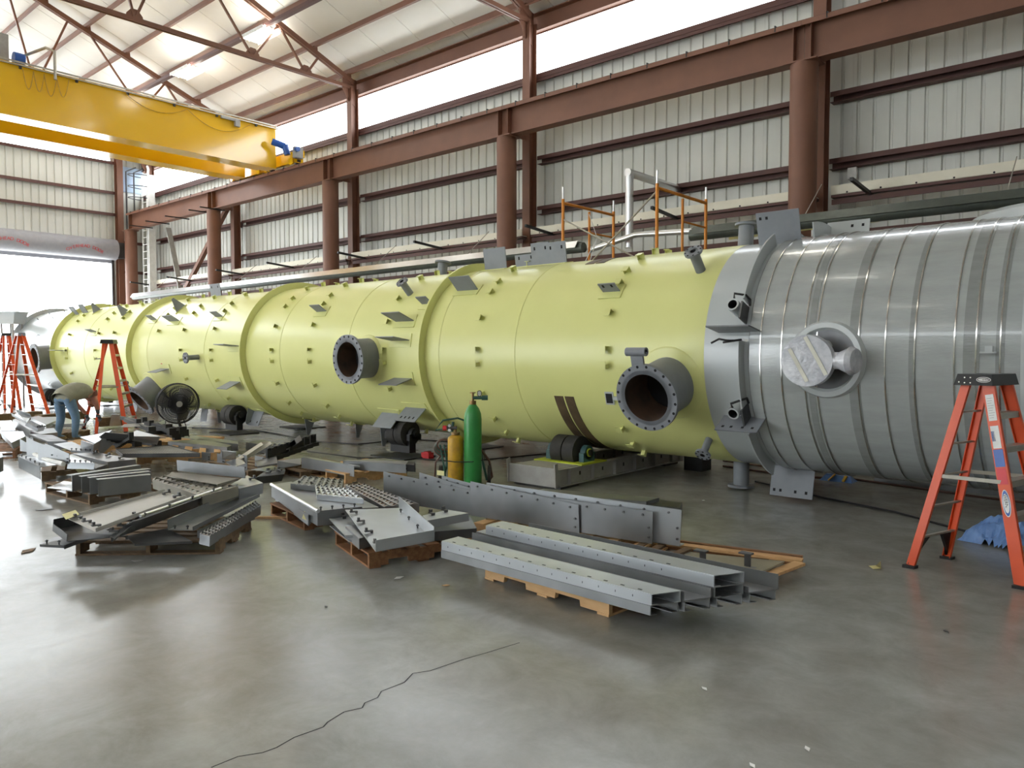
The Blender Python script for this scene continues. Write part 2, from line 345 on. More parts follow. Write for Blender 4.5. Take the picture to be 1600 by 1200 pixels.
# ---- far side of the hall (behind the camera) and right end
wf = thing('wall_front', (0, YF, 0), kind='structure')
def fw(x0, x1, z0, z1): MB().box(((x0+x1)/2, YF, (z0+z1)/2), (x1-x0, 0.06, z1-z0)).build('wall_sheet', 'wallsheet', wf, False)
OPEN = [(-34.5, -23.0), (-20.0, -12.5)]
xs = XL
for a, b in OPEN: fw(xs, a, 0, 9.0); fw(a, b, 6.0, 9.0); xs = b
fw(xs, XR, 0, 9.0); fw(XL, XR, 10.22, 10.8)
wr = thing('wall_right', (XR, 0, 0), kind='structure')
MB().box((XR, 0, 5.4), (0.06, YB-YF, 10.8)).build('wall_sheet', 'wallsheet', wr, False)
gp = MB().prism([(XR-0.03, YF, 10.8), (XR-0.03, YB, 10.8), (XR-0.03, 0, 16.8)], (0.06, 0, 0)).build('gable_sheet', 'wallsheet', wr, False)

# ---- roof
ce = thing('ceiling', (0, 0, 10.6), kind='structure')
rw = 1.53; e = 16.3
rl = sqrt(e*e + (SL*e)**2)
def roofmesh():
    mb = MB(); zt = chord(e)+0.32; rz = chord(0)+0.32
    mb.hexa([(0.012, 0, rz), (rw-0.012, 0, rz), (rw-0.012, e, zt), (0.012, e, zt), (0, 0, rz+0.05), (rw, 0, rz+0.05), (rw, e, zt+0.05), (0, e, zt+0.05)])
    return mb.mesh('roof_panel', 'roofsheet', V((0, 0, 0)))
rm = roofmesh()
nr = int((XR-XL)/rw)+1
for i in range(nr):
    inst('roof_panel', rm, ce, Matrix.Translation((XL+i*rw, 0, 0)))
    inst('roof_panel', rm, ce, Matrix.Translation((XL+(i+1)*rw, 0, 0)) @ Matrix.Rotation(pi, 4, 'Z'))
for k in range(12):
    Y = 15.4 - 1.28*k
    for s in (1, -1):
        z = chord(Y)+0.19
        MB().box(((XL+XR)/2, s*Y, z), (XR-XL, 0.008, 0.2)).box(((XL+XR)/2, s*(Y+0.04), z+0.1), (XR-XL, 0.08, 0.008)).box(((XL+XR)/2, s*(Y-0.04), z-0.1), (XR-XL, 0.08, 0.008)).build('purlin', 'rust', ce, False)
def truss(x, endwall=False):
    t = thing('roof_truss', (x, 0, 10.4), kind='structure')
    for s in (1, -1):
        for dx in (-0.045, 0.045):
            MB().bar((x+dx, s*15.6, chord(15.6)), (x+dx, 0, chord(0)), 0.06, 0.15).build('top_chord', 'rust', t, False)
            if not endwall: MB().bar((x+dx, s*15.6, 10.42), (x+dx, 0, 10.36), 0.05, 0.11).build('bottom_chord', 'rust', t, False)
        if endwall: continue
        yb = [13.84, 12.04, 8.69, 5.5, 2.1]; yt = [(14.3, 12.95), (12.9, 10.4), (9.7, 7.9), (6.3, 4.6), (3.0, .8)]
        for k in range(5):
            zb = 10.40
            for yy, wd in ((yt[k][0], 0.06), (yt[k][1], 0.055)):
                if yy > -0.2: MB().bar((x, s*yb[k], zb), (x, s*yy, chord(yy)-0.05), wd, 0.06).build('web_member', 'rust', t, False)
            c = V((x, s*yb[k], zb+0.07)); MB().prism([c+V((-0.01, a, b)) for a, b in ((-0.24, -0.1), (0.24, -0.1), (0.2, 0.06), (0.08, 0.2), (-0.08, 0.2), (-0.2, 0.06))], (0.02, 0, 0)).build('gusset_plate', 'rust', t, False)
        for k in range(12):
            Y = 15.4-1.28*k; MB().prism([(x-0.06, s*(Y-0.1), chord(Y-0.1)+0.06), (x-0.06, s*(Y+0.12), chord(Y+0.12)+0.06), (x-0.06, s*(Y+0.1), chord(Y)+0.26)], (0.12, 0, 0)).build('purlin_cleat', 'rust', t, False)
    return t
for x in COLX: truss(x, x < -35)

# ---- columns and runway
for k, x in enumerate(COLX):
    c = thing('wall_column', (x, 15.6, 0), kind='structure')
    MB().box((x, 15.47, 5.2), (0.25, 0.02, 10.4)).box((x, 15.74, 5.2), (0.25, 0.02, 10.4)).box((x, 15.6, 5.2), (0.014, 0.26, 10.4)).build('column_shaft', 'rust', c, False)
    MB().prism([(x-0.02, 15.4, 10.0), (x-0.02, 15.75, 9.8), (x-0.02, 15.75, 10.7), (x-0.02, 15.2, 10.75), (x-0.02, 15.2, 10.35)], (0.04, 0, 0)).build('knee_plate', 'rust', c, False)
    p = thing('crane_column', (x, 14.7, 0), kind='structure')
    MB().cyl((x, 14.7, 0.02), (x, 14.7, 7.24), 0.255, n=40).build('round_shaft', 'rust', p)
    MB().box((x, 14.7, 7.255), (0.62, 0.5, 0.03)).build('cap_plate', 'rust', p, False)
    MB().box((x, 14.7, 0.015), (0.7, 0.7, 0.03)).build('base_plate', 'rust', p, False)
    if k: MB().box((x, 15.15, 7.4), (0.02, 0.6, 0.12)).build('tie_plate', 'rust', p, False)
for k in range(len(COLX)-1):
    x0, x1 = COLX[k]+0.004, COLX[k+1]-0.004
    r = thing('runway_beam', ((x0+x1)/2, 14.7, 7.27), kind='structure'); xc = (x0+x1)/2; L = x1-x0
    MB().box((xc, 14.7, 7.63), (L, 0.016, 0.70)).build('beam_web', 'rust', r, False)
    MB().box((xc, 14.7, 7.285), (L, 0.3, 0.026)).build('bottom_flange', 'rust', r, False)
    MB().box((xc, 14.7, 7.985), (L, 0.40, 0.03)).box((xc, 14.5, 7.955), (L, 0.012, 0.09)).box((xc, 14.9, 7.955), (L, 0.012, 0.09)).build('top_flange', 'rust', r, False)
    for xx in (x0+0.16, x1-0.16): MB().box((xx, 14.62, 7.63), (0.016, 0.15, 0.66)).box((xx, 14.78, 7.63), (0.016, 0.15, 0.66)).build('stiffener', 'rust', r, False)
    MB().box((xc, 14.7, 8.04), (L, 0.065, 0.08)).build('crane_rail', 'rustdark', r, False)
    hm = MB()
    for q in range(8): inst('rail_clip', bpy.data.meshes.get('rail_clip') or MB().box((0, -0.12, 0.02), (0.02, 0.2, 0.03)).box((0, -0.21, -0.03), (0.02, 0.012, 0.1)).mesh('rail_clip', 'black', V((0, 0, 0))), r, Matrix.Translation((x0+0.47+q*0.94, 14.7, 8.0)))
# hangers and X-brace in the far bay
br = thing('wall_brace', ((COLX[0]+COLX[1])/2, 15.4, 4.3), kind='structure')
xm = (COLX[0]+COLX[1])/2-0.2
MB().bar((COLX[0]+2.4, 15.3, 7.2), (xm, 15.3, 4.2), 0.05, 0.22, V((0, 1, 0))).build('brace_arm', 'rollframe', br, False)
MB().bar((COLX[1]-0.1, 15.3, 7.4), (xm, 15.3, 4.2), 0.16, 0.16, V((0, 1, 0))).build('brace_arm', 'rust', br, False)
for xx in (COLX[1]-0.6, COLX[1]-2.6, COLX[1]-4.4, COLX[1]-6.0, COLX[1]+0.3): MB().box((xx, 14.5, 7.25), (0.05, 1.0, 0.04)).build('hanger_arm', 'black', br, False)

# ================================================================ THE VESSEL
ves = thing('pressure_vessel', (-13.0, AY, 0.3), 'very long pale yellow and grey steel pressure vessel lying on its side on rubber rollers', 'vessel')
def seam(x): return [(x-0.016, AR), (x-0.009, AR+0.006), (x+0.009, AR+0.006), (x+0.016, AR)]
ys = [-7.05, -8.6, -10.9, -13.05, -16.05, -18.9, -22.9]
pr = [(-25.2, AR)]
for x in sorted(ys): pr += seam(x)
pr += [(-4.5, AR), (-4.48, AR+0.004), (-4.16, AR+0.004), (-4.14, AR)]
MB().lathe(pr, close=False).build('yellow_shell', 'yellow', ves)
MB().lathe([(-4.14, AR+0.002), (-1.0, AR+0.002), (-0.98, AR+0.03), (2.6, AR+0.03), (2.9, AR*0.93), (3.2, AR*0.7), (3.35, AR*0.3), (3.36, 0.02)], close=False).build('grey_shell', 'vgrey', ves)
MB().lathe([(-30.2, 0.02), (-30.15, 0.4), (-30.0, 0.85), (-29.7, 1.2), (-29.3, AR-0.02), (-29.2, AR), (-25.2, AR)], close=False).build('grey_end_shell', 'vgrey', ves)
def stiff(x, ro, m, t=0.03): MB().lathe([(x-t/2, AR-0.01), (x-t/2, ro), (x+t/2, ro), (x+t/2, AR-0.01)]).build('stiffening_ring', m, ves)
for x in (-8.93, -14.32, -19.82, -25.19): stiff(x, 1.53, 'yellow', 0.035)
stiff(-29.1, 1.53, 'vgrey', 0.04); stiff(-1.02, 1.54, 'vgrey', 0.05)
# grey ring with lugs beside the wrapped section: broken by brackets
def arcring(x, ro, a0, a1, t, m, name, ri=None, n=40):
    ri = ri or AR; mb = MB(); vs = []
    for k in range(n+1):
        a = radians(a0 + (a1-a0)*k/n)
        for xx, r in ((x-t/2, ri), (x-t/2, ro), (x+t/2, ro), (x+t/2, ri)): vs.append(V((xx, AY - r*cos(a), AZ + r*sin(a))))
    fs = [(4*k+i, 4*k+4+i, 4*k+4+(i+1) % 4, 4*k+(i+1) % 4) for k in range(n) for i in range(4)] + [(0, 1, 2, 3), (4*n+3, 4*n+2, 4*n+1, 4*n)]
    return mb.add(vs, fs).build(name, m, ves)
for a0, a1 in ((24, 68), (-24, 6), (-70, -36), (76, 170)): arcring(-3.66, 1.55, a0, a1, 0.02, 'vgrey', 'support_ring')
# wrapped section
MB().lathe([(-3.60, AR+0.012), (-3.58, AR+0.03), (-1.06, AR+0.03), (-1.05, AR+0.012)], close=False).build('film_wrap', 'wrap', ves)
def band(x0, x1, r0, m, name): return MB().lathe([(x0, r0-0.004), (x0, r0), (x1, r0), (x1, r0-0.004)], 96).build(name, m, ves)
def xs_at(px, py=540): return CYL(px, py, AR+0.03)[0]
for a, b in ((1262, 1272), (1326, 1344), (1420, 1431), (1505, 1531), (1556, 1570)): band(xs_at(a), xs_at(b), AR+0.034, 'wrapd', 'film_overlap')
for px in (1188, 1221, 1257, 1276, 1341, 1383, 1429, 1491, 1525, 1563):
    x = xs_at(px); MB().lathe([(x-0.006, AR+0.03), (x-0.006, AR+0.039), (x+0.006, AR+0.039), (x+0.006, AR+0.03)], 96).build('steel_strap', 'strap', ves)
# roller-burnt bare bands
for px in (880, 896):
    x = CYL(px, 640)[0]
    for a0, a1 in ((-78, -24), (66, 82)): arcring(x, AR+0.006, a0, a1, 0.15, 'bare', 'bare_band', AR-0.002, 24)

def frame(X, th, r):           # outward axis at angle th on the shell: columns = along X, tangent (up), outward
    o = V((0, -cos(th), sin(th))); t = V((0, sin(th), cos(th)))
    return V((X, AY, AZ)) + o*r, V((1, 0, 0)), t, o
def FM(X, th, r):
    c, a, t, o = frame(X, th, r)
    return Matrix(((a.x, t.x, o.x, c.x), (a.y, t.y, o.y, c.y), (a.z, t.z, o.z, c.z), (0, 0, 0, 1)))
# insulation clips
cm = MB().box((0, 0.026, 0.042), (0.085, 0.007, 0.085)).box((0, -0.02, 0.08), (0.085, 0.095, 0.007)).box((-0.039, 0, 0.036), (0.007, 0.05, 0.072)).mesh('insulation_clip', 'yellow', V((0, 0, 0)))
clx = [-5.5, -7.775, -9.9, -12.04, -13.31, -15.7, -17.1, -18.4, -22.03, -24.18, -21.0]
clt = [66, 50, 40.4, 22, 3, -6, -24, -43, -57, -70, 82, 96, 110]
for x in clx:
    for th in clt:
        if x == -18.4 and th in (3, -6, -24, -43, -57): continue
        if x == -21.0 and th in (3, -6): continue
        sgn = 1 if th > 0 else -1
        Mx = FM(x, radians(th), AR)
        if sgn < 0: Mx = Mx @ Matrix.Rotation(pi, 4, 'Z')
        inst('insulation_clip', cm, ves, Mx)
for x in (-26.8, -28.2):
    for th in (66, 50, 22, -24, -43): inst('insulation_clip', bpy.data.meshes.get('grey_clip') or MB().box((0, 0.022, 0.035), (0.07, 0.006, 0.07)).box((0, -0.018, 0.066), (0.07, 0.08, 0.006)).mesh('grey_clip', 'plate', V((0, 0, 0))), ves, FM(x, radians(th), AR))

# platform brackets: a plate standing out along the radius, on a yellow pad
def bracket(px, py, w, L, hole=False, pad=True, m='plate', tilt=0.0):
    X, th = CYL(px, py)
    c, a, t, o = frame(X, th, AR-0.01); R = Matrix((a, t, o)).transposed()
    if pad:
        pw = w+0.08; MB().box(c + o*0.014, (pw, 0.22, 0.012), R).build('bracket_pad', 'yellow' if m != 'vgrey' else 'vgrey', ves, False)
    mb = MB().box(c + o*(L/2), (w, 0.014, L), R)
    if hole:
        for q in hole: mb.box(c + o*(L*0.75) + a*q*w, (0.03, 0.018, 0.05), R, 1)
    b = mb.build('bracket_plate', [m, 'hole'], ves, False)
    return b
for a in ((731,454,.44,.30), (956,456,.26,.18,(-.25,.25)), (668,475,.24,.2), (633,502,.44,.36), (626,532,.44,.36), (630,591,.44,.36), (650,637,.5,.34,(-.3,-.1,.1,.3)), (612,645,.5,.34), (503,487,.3,.22),
          (273,502,.5,.25), (343,495,.3,.2), (241,500,.3,.2), (366,541,.42,.36), (368,596,.42,.36), (258,576,.45,.34), (147,519,.4,.2), (160,560,.2,.15,False,False), (100,548,.5,.34),
          (775,421,.48,.36), (120,492,.4,.3), (134,489,.4,.3), (404,642,.45,.36,(-.3,.3)), (320,640,.3,.34), (205,660,.4,.3)): bracket(*a)
for px, py, w_, L in ((822,416,.42,.2), (846,412,.36,.36), (871,409,.36,.34), (338,463,.5,.32), (700,422,.001,.01)):
    if w_ > .01: bracket(px, py, w_, L, (-.3, .3), True)
# triangular gussets in planes across the axis
def gusset(px, py, L, wd, m='plate'):
    X, th = CYL(px, py); c, a, t, o = frame(X, th, AR-0.02)
    MB().prism([c - t*wd - a*0.007, c + t*wd - a*0.007, c + o*L + t*0.03 - a*0.007, c + o*L - t*0.03 - a*0.007], a*0.014).build('gusset_plate', m, ves, False)
    MB().box(c + o*0.02, (0.03, 2*wd+0.06, 0.03), Matrix((a, t, o)).transposed()).build('gusset_pad', 'yellow', ves, False)
for a in ((395,640,.36,.13), (484,657,.36,.14), (345,643,.34,.12), (602,672,.4,.15), (632,683,.36,.14), (283,483,.34,.15), (197,491,.32,.14), (152,487,.3,.13), (560,672,.3,.1)): gusset(*a)

# nozzles
def nozzle(X, th, L, rf, ro, ri, tf=0.05, nb=18, m='vgrey', pad=0.0, bore='rustin'):
    c, a, t, o = frame(X, th, AR-0.12)
    e = V((X, AY, AZ)) + o*(AR+L)
    nz = MB().pipe(c, e, ro, ri, 40, 0, 1).build('nozzle', [m, bore], ves)
    WL[nz] = nz.location + WL[ves]
    fl = MB().pipe(e - o*tf, e, rf, ri+0.002, 48, 0, 1)
    rb = (rf+ro)/2 + 0.008
    for k in range(nb):
        q = 2*pi*(k+0.5)/nb; p = e + (a*cos(q) + t*sin(q))*rb
        fl.cyl(p - o*0.01, p + o*0.002, max(0.008, (rf-ro)*0.26), n=10, mi=2)
    fl.build('flange', [m, bore, 'hole'], nz)
    MB().cyl(c + o*0.135, c + o*0.14, ri+0.002, n=40).build('bore_shade_disc', 'hole', nz)  # black disc over the uncut shell, painted as the shade inside the bore
    if pad: # reinforcing pad wrapped on the shell
        vs = []; n = 48
        for k in range(n):
            q = 2*pi*k/n
            for r, h in ((ro-0.02, 0.014), (pad-0.02, 0.014), (pad, 0.001)):
                dx, dt = r*cos(q), r*sin(q); al = th + dt/AR; vs.append(V((X+dx, AY - (AR+h)*cos(al), AZ + (AR+h)*sin(al))))
        fs = []
        for k in range(n):
            j = (k+1) % n
            for i in range(2): fs.append((3*k+i, 3*j+i, 3*j+i+1, 3*k+i+1))
        MB().add(vs, fs).build('reinforcing_pad', 'yellow' if m != 'wrapg' else 'vgrey', nz)
    return nz, e, a, t, o
n1, e1, a1, t1, o1 = nozzle(-4.62, radians(-15), 0.54, 0.40, 0.335, 0.285, 0.055, 20, 'plate', 0.465)
# davit hinge and latch on the big nozzle
hp = e1 + (t1*0.95 - a1*0.15).normalized()*0.40
MB().box(hp + t1*0.06 - o1*0.03, (0.16, 0.16, 0.03), Matrix((a1, t1, o1)).transposed()).pipe(hp + t1*0.15 - a1*0.13 - o1*0.03, hp + t1*0.15 + a1*0.13 - o1*0.03, 0.05, 0.03, 20).build('davit_socket', 'plate', n1)
lp = e1 - a1*0.46 - t1*0.03
MB().box(lp - o1*0.03 + a1*0.04, (0.12, 0.04, 0.03), Matrix((a1, t1, o1)).transposed()).box(lp - a1*0.06 - o1*0.02, (0.12, 0.16, 0.012), Matrix((a1, t1, o1)).transposed()).box(lp - a1*0.06 - o1*0.012, (0.09, 0.12, 0.004), Matrix((a1, t1, o1)).transposed(), 1).build('latch_plate', ['vgrey', 'hole'], n1, False)
nozzle(-10.35, radians(-3), 0.41, 0.41, 0.335, 0.29, 0.05, 20, 'plate', 0.40)
n3, e3, a3, t3, o3 = nozzle(-19.15, radians(-38), 0.50, 0.42, 0.34, 0.29, 0.05, 20, 'plate', 0.45)
hp = e3 + (t3*0.95 - a3*0.1).normalized()*0.42
MB().box(hp + t3*0.06 - o3*0.03, (0.16, 0.14, 0.03), Matrix((a3, t3, o3)).transposed()).pipe(hp + t3*0.14 - a3*0.13 - o3*0.03, hp + t3*0.14 + a3*0.13 - o3*0.03, 0.05, 0.03, 16).build('davit_socket', 'plate', n3)
nozzle(-25.6, radians(-5), 0.42, 0.43, 0.36, 0.31, 0.06, 20, 'plate', 0.46)
def pxnoz(bx, by, fx, fy, rf, ro, ri, nb=8, th=None, m='plate', dx=0.0):
    X, t_ = CYL(bx, by); th = t_ if th is None else radians(th); best = None
    for i in range(5, 70):
        L = i*0.01; o = V((0, -cos(th), sin(th))); p = V((X, AY, AZ)) + o*(AR+L) - CPOS; z = p.dot(FW)
        ex, ey = 800 + FPX*p.dot(RT)/z, 600 - FPX*p.dot(UP)/z; d = (ex-fx)**2 + (ey-fy)**2
        if best is None or d < best[0]: best = (d, L)
    return nozzle(X, th, best[1], rf, ro, ri, 0.03, nb, m, 0, 'hole')
pxnoz(1095, 423, 1082, 393, .11, .062, .035, 8)
pxnoz(641, 459, 628, 439, .105, .06, .035, 8)
pxnoz(310, 558, 289, 556, .12, .055, .03, 8)
pxnoz(1108, 686, 1097, 712, .095, .045, .03, 8)
nozzle(-4.35, radians(96), 0.33, .15, .1, .06, .03, 8, 'plate', 0, 'hole')
nozzle(-10.2, radians(98), 0.30, .15, .09, .06, .03, 8, 'plate', 0, 'hole')
nozzle(-4.3, radians(-90), 0.345, .17, .1, .06, .03, 8, 'plate', 0, 'hole')
# wrapped branch with polythene cover over its mouth
n6, e6, a6, t6, o6 = nozzle(-2.85, radians(-2), 0.30, 0.262, 0.15, 0.12, 0.045, 12, 'vgrey')
MB().cyl(e6 - o6*0.07, e6 + o6*0.012, 0.268, 0.262, 36).build('polythene_cover', 'poly', n6)
Rn = Matrix((a6, t6, o6)).transposed()
for q, ln in ((-0.09, 0.38), (0.11, 0.44)):
    dv = (t6*0.87 - a6*0.42).normalized() if False else (t6*cos(0.5) - a6*sin(0.5)); sdv = a6*cos(0.5) + t6*sin(0.5)
    c = e6 + o6*0.016 + sdv*q; MB().prism([c + dv*ln/2 - sdv*0.02, c + dv*ln/2 + sdv*0.02, c - dv*ln/2 + sdv*0.02, c - dv*ln/2 - sdv*0.02], o6*0.004).build('tape_strip', 'tape', n6, False)
br0 = V((-2.85, AY, AZ)) + o6*(AR+0.18)
MB().cyl(br0, br0 + a6*0.30 + o6*0.05, 0.1, 0.085, 24).cyl(br0 + a6*0.30 + o6*0.05, br0 + a6*0.42 + o6*0.07, 0.085, 0.14, 24).cyl(br0 + a6*0.42 + o6*0.07, br0 + a6*0.47 + o6*0.08, 0.145, 0.12, 24).build('wrapped_side_branch', 'poly', n6)
ho = MB(); n = 48; vs = []
for k in range(n):
    q = 2*pi*k/n
    for r, h in ((0.30, 0.036), (0.32, 0.075), (0.37, 0.078), (0.40, 0.036)):
        dx, dt = r*cos(q), r*sin(q); al = radians(-2) + dt/AR; vs.append(V((-2.75+dx, AY - (AR+h)*cos(al), AZ + (AR+h)*sin(al))))
MB().add(vs, [(4*k+i, 4*((k+1) % n)+i, 4*((k+1) % n)+i+1, 4*k+i+1) for k in range(n) for i in range(3)]).build('opening_rim', 'vgrey', n6)
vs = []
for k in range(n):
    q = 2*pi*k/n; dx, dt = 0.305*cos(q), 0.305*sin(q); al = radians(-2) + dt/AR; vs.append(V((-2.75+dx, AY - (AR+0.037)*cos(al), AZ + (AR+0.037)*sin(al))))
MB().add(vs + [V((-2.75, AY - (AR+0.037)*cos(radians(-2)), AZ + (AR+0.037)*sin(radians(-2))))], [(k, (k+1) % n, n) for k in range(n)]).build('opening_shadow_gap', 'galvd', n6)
# lifting brackets and trunnions around the grey ring
def gbracket(X, thd, w_, L, holes, m='plate', dX=0.0):
    c, a, t, o = frame(X, radians(thd), AR-0.01); R = Matrix((a, t, o)).transposed(); mb = MB().box(c + o*L/2 + a*dX, (w_, 0.016, L), R)
    for q in holes: mb.box(c + o*(L-0.07) + a*(dX+q*w_), (0.03, 0.02, 0.035), R, 1)
    mb.build('platform_bracket', [m, 'hole'], ves, False)
gbracket(-3.72, 10.5, .50, .34, (), 'galvd'); gbracket(-3.72, -30.5, .50, .30, (-.35,-.15,.12,.35), 'plate'); gbracket(-3.66, 73, .52, .40, (-.4,-.25), 'plate'); gbracket(-3.5, -78, .52, .38, (-.4,-.25,.1,.35), 'plate')
arcring(-3.3, 1.6, 78, 100, 0.016, 'vgrey', 'support_ring'); gbracket(-3.1, 101, .5, .28, (.1,.35), 'vgrey')
for thd in (20.5, -24.5):
    c, a, t, o = frame(-3.75, radians(thd), AR-0.02)
    MB().pipe(c, c + o*0.22, 0.07, 0.052, 24, 0, 1).build('lifting_trunnion', ['vgrey', 'hole'], ves)
    MB().path([c + o*0.2 + t*0.07, c + o*0.22 + t*0.13, c + o*0.14 + t*0.14 + a*0.1, c + o*0.06 + t*0.12 + a*0.12, c + o*0.04 + t*0.05 + a*0.12], 0.014, 8).build('wire_handle', 'black', ves)
    MB().box(c + a*0.10 - t*0.06 + o*0.11, (0.02, 0.2, 0.2), Matrix((a, t, o)).transposed()).build('trunnion_brace', 'galvd', ves, False)
c, a, t, o = frame(-3.75, radians(5.5), AR)
MB().path([c + o*0.25 - a*0.18 - t*0.03, c + o*0.22 - a*0.1 + t*0.02, c + o*0.24 + t*0.0, c + o*0.22 + a*0.16 + t*0.01, c + o*0.22 - a*0.05 - t*0.02], 0.012, 8).build('wire_handle', 'black', ves)
# housing on the far top of the wrapped part
hz = PY(1600, 327, 10.4).z - .045
MB().cyl((-0.95, 10.4, 2.4), (-0.95, 10.4, hz-.06), 0.92, n=48).cyl((-0.95, 10.4, hz-.06), (-0.95, 10.4, hz), 0.92, 0.8, n=48).build('top_housing', 'vgrey', ves)
X, th = CYL(1545, 551, AR+.03); c, a, t, o = frame(X, th, AR+.03)
MB().box(c + o*.04, (.12, .015, .08), Matrix((a, t, o)).transposed()).box(c + t*.03 + o*.01, (.06, .06, .02), Matrix((a, t, o)).transposed()).build('small_cleat', 'vgrey', ves, False)
# red bullseye mark and pencil note on the far section
X, th = CYL(253, 571); c, a, t, o = frame(X, th, AR)
MB().cyl(c, c + o*0.004, 0.055, n=20).build('red_dot', 'red', ves)

# ---- turning rolls
def tyre_pair(r, x, sgn, cm='lime', bmat='teal', zb=0.28):
    al = radians(33); wc = V((x, AY + sgn*(AR+0.225)*sin(al), AZ - (AR+0.225)*cos(al)))
    for q in (-0.105, 0.105): MB().cyl(wc + V((q-0.095, 0, 0)), wc + V((q+0.095, 0, 0)), 0.218, n=40).build('rubber_tyre', 'rubber', r)
    MB().cyl(wc + V((-0.34, 0, 0)), wc + V((0.36, 0, 0)), 0.045, n=20).build('axle', 'black', r)
    for q in (-0.29, 0.29):
        MB().cyl(wc + V((q-0.04, 0, 0)), wc + V((q+0.04, 0, 0)), 0.10, n=20).box((wc.x+q, wc.y, (wc.z+zb)/2), (0.08, 0.26, wc.z-zb)).build('bearing_block', bmat, r)
        MB().pipe(wc + V((q+0.04, 0, 0)), wc + V((q+0.052, 0, 0)), 0.06, 0.045, 16).build('bearing_cap', cm, r)
    return wc
def turning_roll(x):
    r = thing('turning_roll', (x, AY, 0), 'long grey steel roll frame with twin rubber tyres beside the two scorched stripes', 'roller stand', 'roller stands under the vessel')
    y0, L = AY-1.72, 3.3; yc = y0 + L/2
    for s in (-1, 1):
        fx = x + s*0.36
        MB().box((fx, yc, 0.145), (0.012, L, 0.22)).box((fx, yc, 0.255), (0.12, L, 0.014)).box((fx, yc, 0.04), (0.12, L, 0.014)).build('side_beam', 'rollframe', r, False)
        for k in range(6): MB().box((fx+0.03, y0+.3+k*0.54, 0.145), (0.055, 0.012, 0.2)).build('web_stiffener', 'rollframe', r, False)
        for k in range(5): MB().box((fx+0.007, y0+.57+k*0.54, 0.16), (0.004, 0.03, 0.05)).build('slot', 'hole', r, False)
    MB().box((x, y0+.35, 0.262), (0.7, 0.6, 0.012)).build('deck_plate', 'rollframe', r, False)
    for yy, s in ((y0, -1), (y0+L, 1)):
        MB().box((x, yy, 0.16), (0.82, 0.02, 0.25)).build('end_plate', 'rollframe', r, False)
        for q in (-0.41, 0.41): MB().prism([(x+q-0.01, yy-s*.05, 0.03), (x+q-0.01, yy+s*0.03, 0.03), (x+q-0.01, yy+s*0.05, 0.34), (x+q-0.01, yy-s*0.01, 0.36)], (0.02, 0, 0)).build('lifting_ear', 'rollframe', r, False)
        MB().box((x, yy-s*.3, 0.016), (0.8, 0.4, 0.032)).build('packing_block', 'black', r, False)
    for s in (-1, 1):
        MB().box((x, AY + s*0.88, 0.272), (0.84, 0.6, 0.018)).build('base_plate', 'lime', r, False)
        tyre_pair(r, x, s)
    return r
def idler(x, label, both=True):
    r = thing('idler_roll', (x, AY-0.88, 0), label, 'roller stand', 'roller stands under the vessel')
    for s in ((-1, 1) if both else (-1,)):
        tyre_pair(r, x, s, 'black', 'black', 0.3)
        MB().box((x, AY+s*0.88, 0.19), (0.5, 0.14, 0.22)).build('pedestal', 'black', r, False)
        MB().box((x, AY+s*0.88, 0.01), (0.9, 0.7, 0.02)).build('foot_plate', 'black', r, False)
    return r
turning_roll(-6.45)
idler(-10.05, 'dark rubber-tyred roller stand under the vessel behind the gas bottles')
idler(-15.75, 'dark rubber-tyred roller stand under the vessel right of the pedestal fan')
idler(-27.3, 'dark rubber-tyred roller stand under the grey vessel end behind the bending person')

# ================================================================ CRANE
cr = thing('bridge_crane', (-24.3, 14.7, 8.0), 'yellow double-girder overhead travelling crane standing on the brown runway beam', 'crane')
for x0, nm in ((-23.3, 0), (-25.3, 1)):
    g = MB().box((x0, 0.0, 8.62), (0.58, 28.5, 1.33)).build('box_girder', 'crane', cr, False)
    MB().box((x0, 0.0, 9.30), (0.64, 28.7, 0.025)).build('top_plate', 'crane', g, False)
    MB().box((x0, 0.0, 7.945), (0.64, 27.8, 0.025)).build('bottom_plate', 'crane', g, False)
MB().box((-22.93, 0, 9.26), (0.05, 28.5, 0.03)).box((-22.93, 0, 9.34), (0.03, 28.5, 0.04)).build('cable_rail', 'alu', cr, False)
for k in range(9): MB().box((-22.96, 13.5-1.35*k, 9.22), (0.05, 0.06, 0.07)).build('cable_hanger', 'black', cr, False)
def sag(p0, p1, d, n=12): 
    p0, p1 = V(p0), V(p1); return [p0.lerp(p1, i/n) - ZU*d*4*(i/n)*(1-i/n) for i in range(n+1)]
for a, b, d in ((13.3, 11.2, .42), (11.2, 9.4, .3), (7.9, 7.6, .5), (7.6, 7.3, .55), (7.3, 7.05, .5), (7.05, 6.8, .5)): MB().path(sag((-22.95, a, 9.2), (-22.95, b, 9.2), d), 0.011, 6).build('festoon_cable', 'cylyel', cr)
MB().box((-22.9, 12.8, 9.12), (0.1, 0.16, 0.22)).box((-22.9, 12.5, 9.2), (0.06, 0.5, 0.07)).build('cable_trolley', 'rollframe', cr, False)
et = MB().box((-25.4, 14.7, 8.27), (2.0, 0.34, 0.36)).box((-23.1, 14.7, 8.30), (1.5, 0.34, 0.36)).box((-24.3, 14.72, 8.4), (4.2, 0.2, 0.24)).build('end_truck', 'crane', cr, False)
for x in (-26.3, -24.5, -24.0, -22.45):
    MB().cyl((x, 14.63, 8.19), (x, 14.77, 8.19), 0.11, n=24).build('truck_wheel', 'black', cr)
    MB().box((x, 14.46, 8.16), (0.2, 0.03, 0.2)).cyl((x, 14.44, 8.13), (x, 14.48, 8.13), 0.1, n=20).build('wheel_guard', 'crane', cr)
MB().cyl((-22.75, 13.95, 8.75), (-22.55, 14.3, 8.62), 0.11, n=20).cyl((-22.55, 14.3, 8.66), (-22.5, 14.36, 8.35), 0.12, 0.1, 20).build('travel_motor', 'blue', cr)
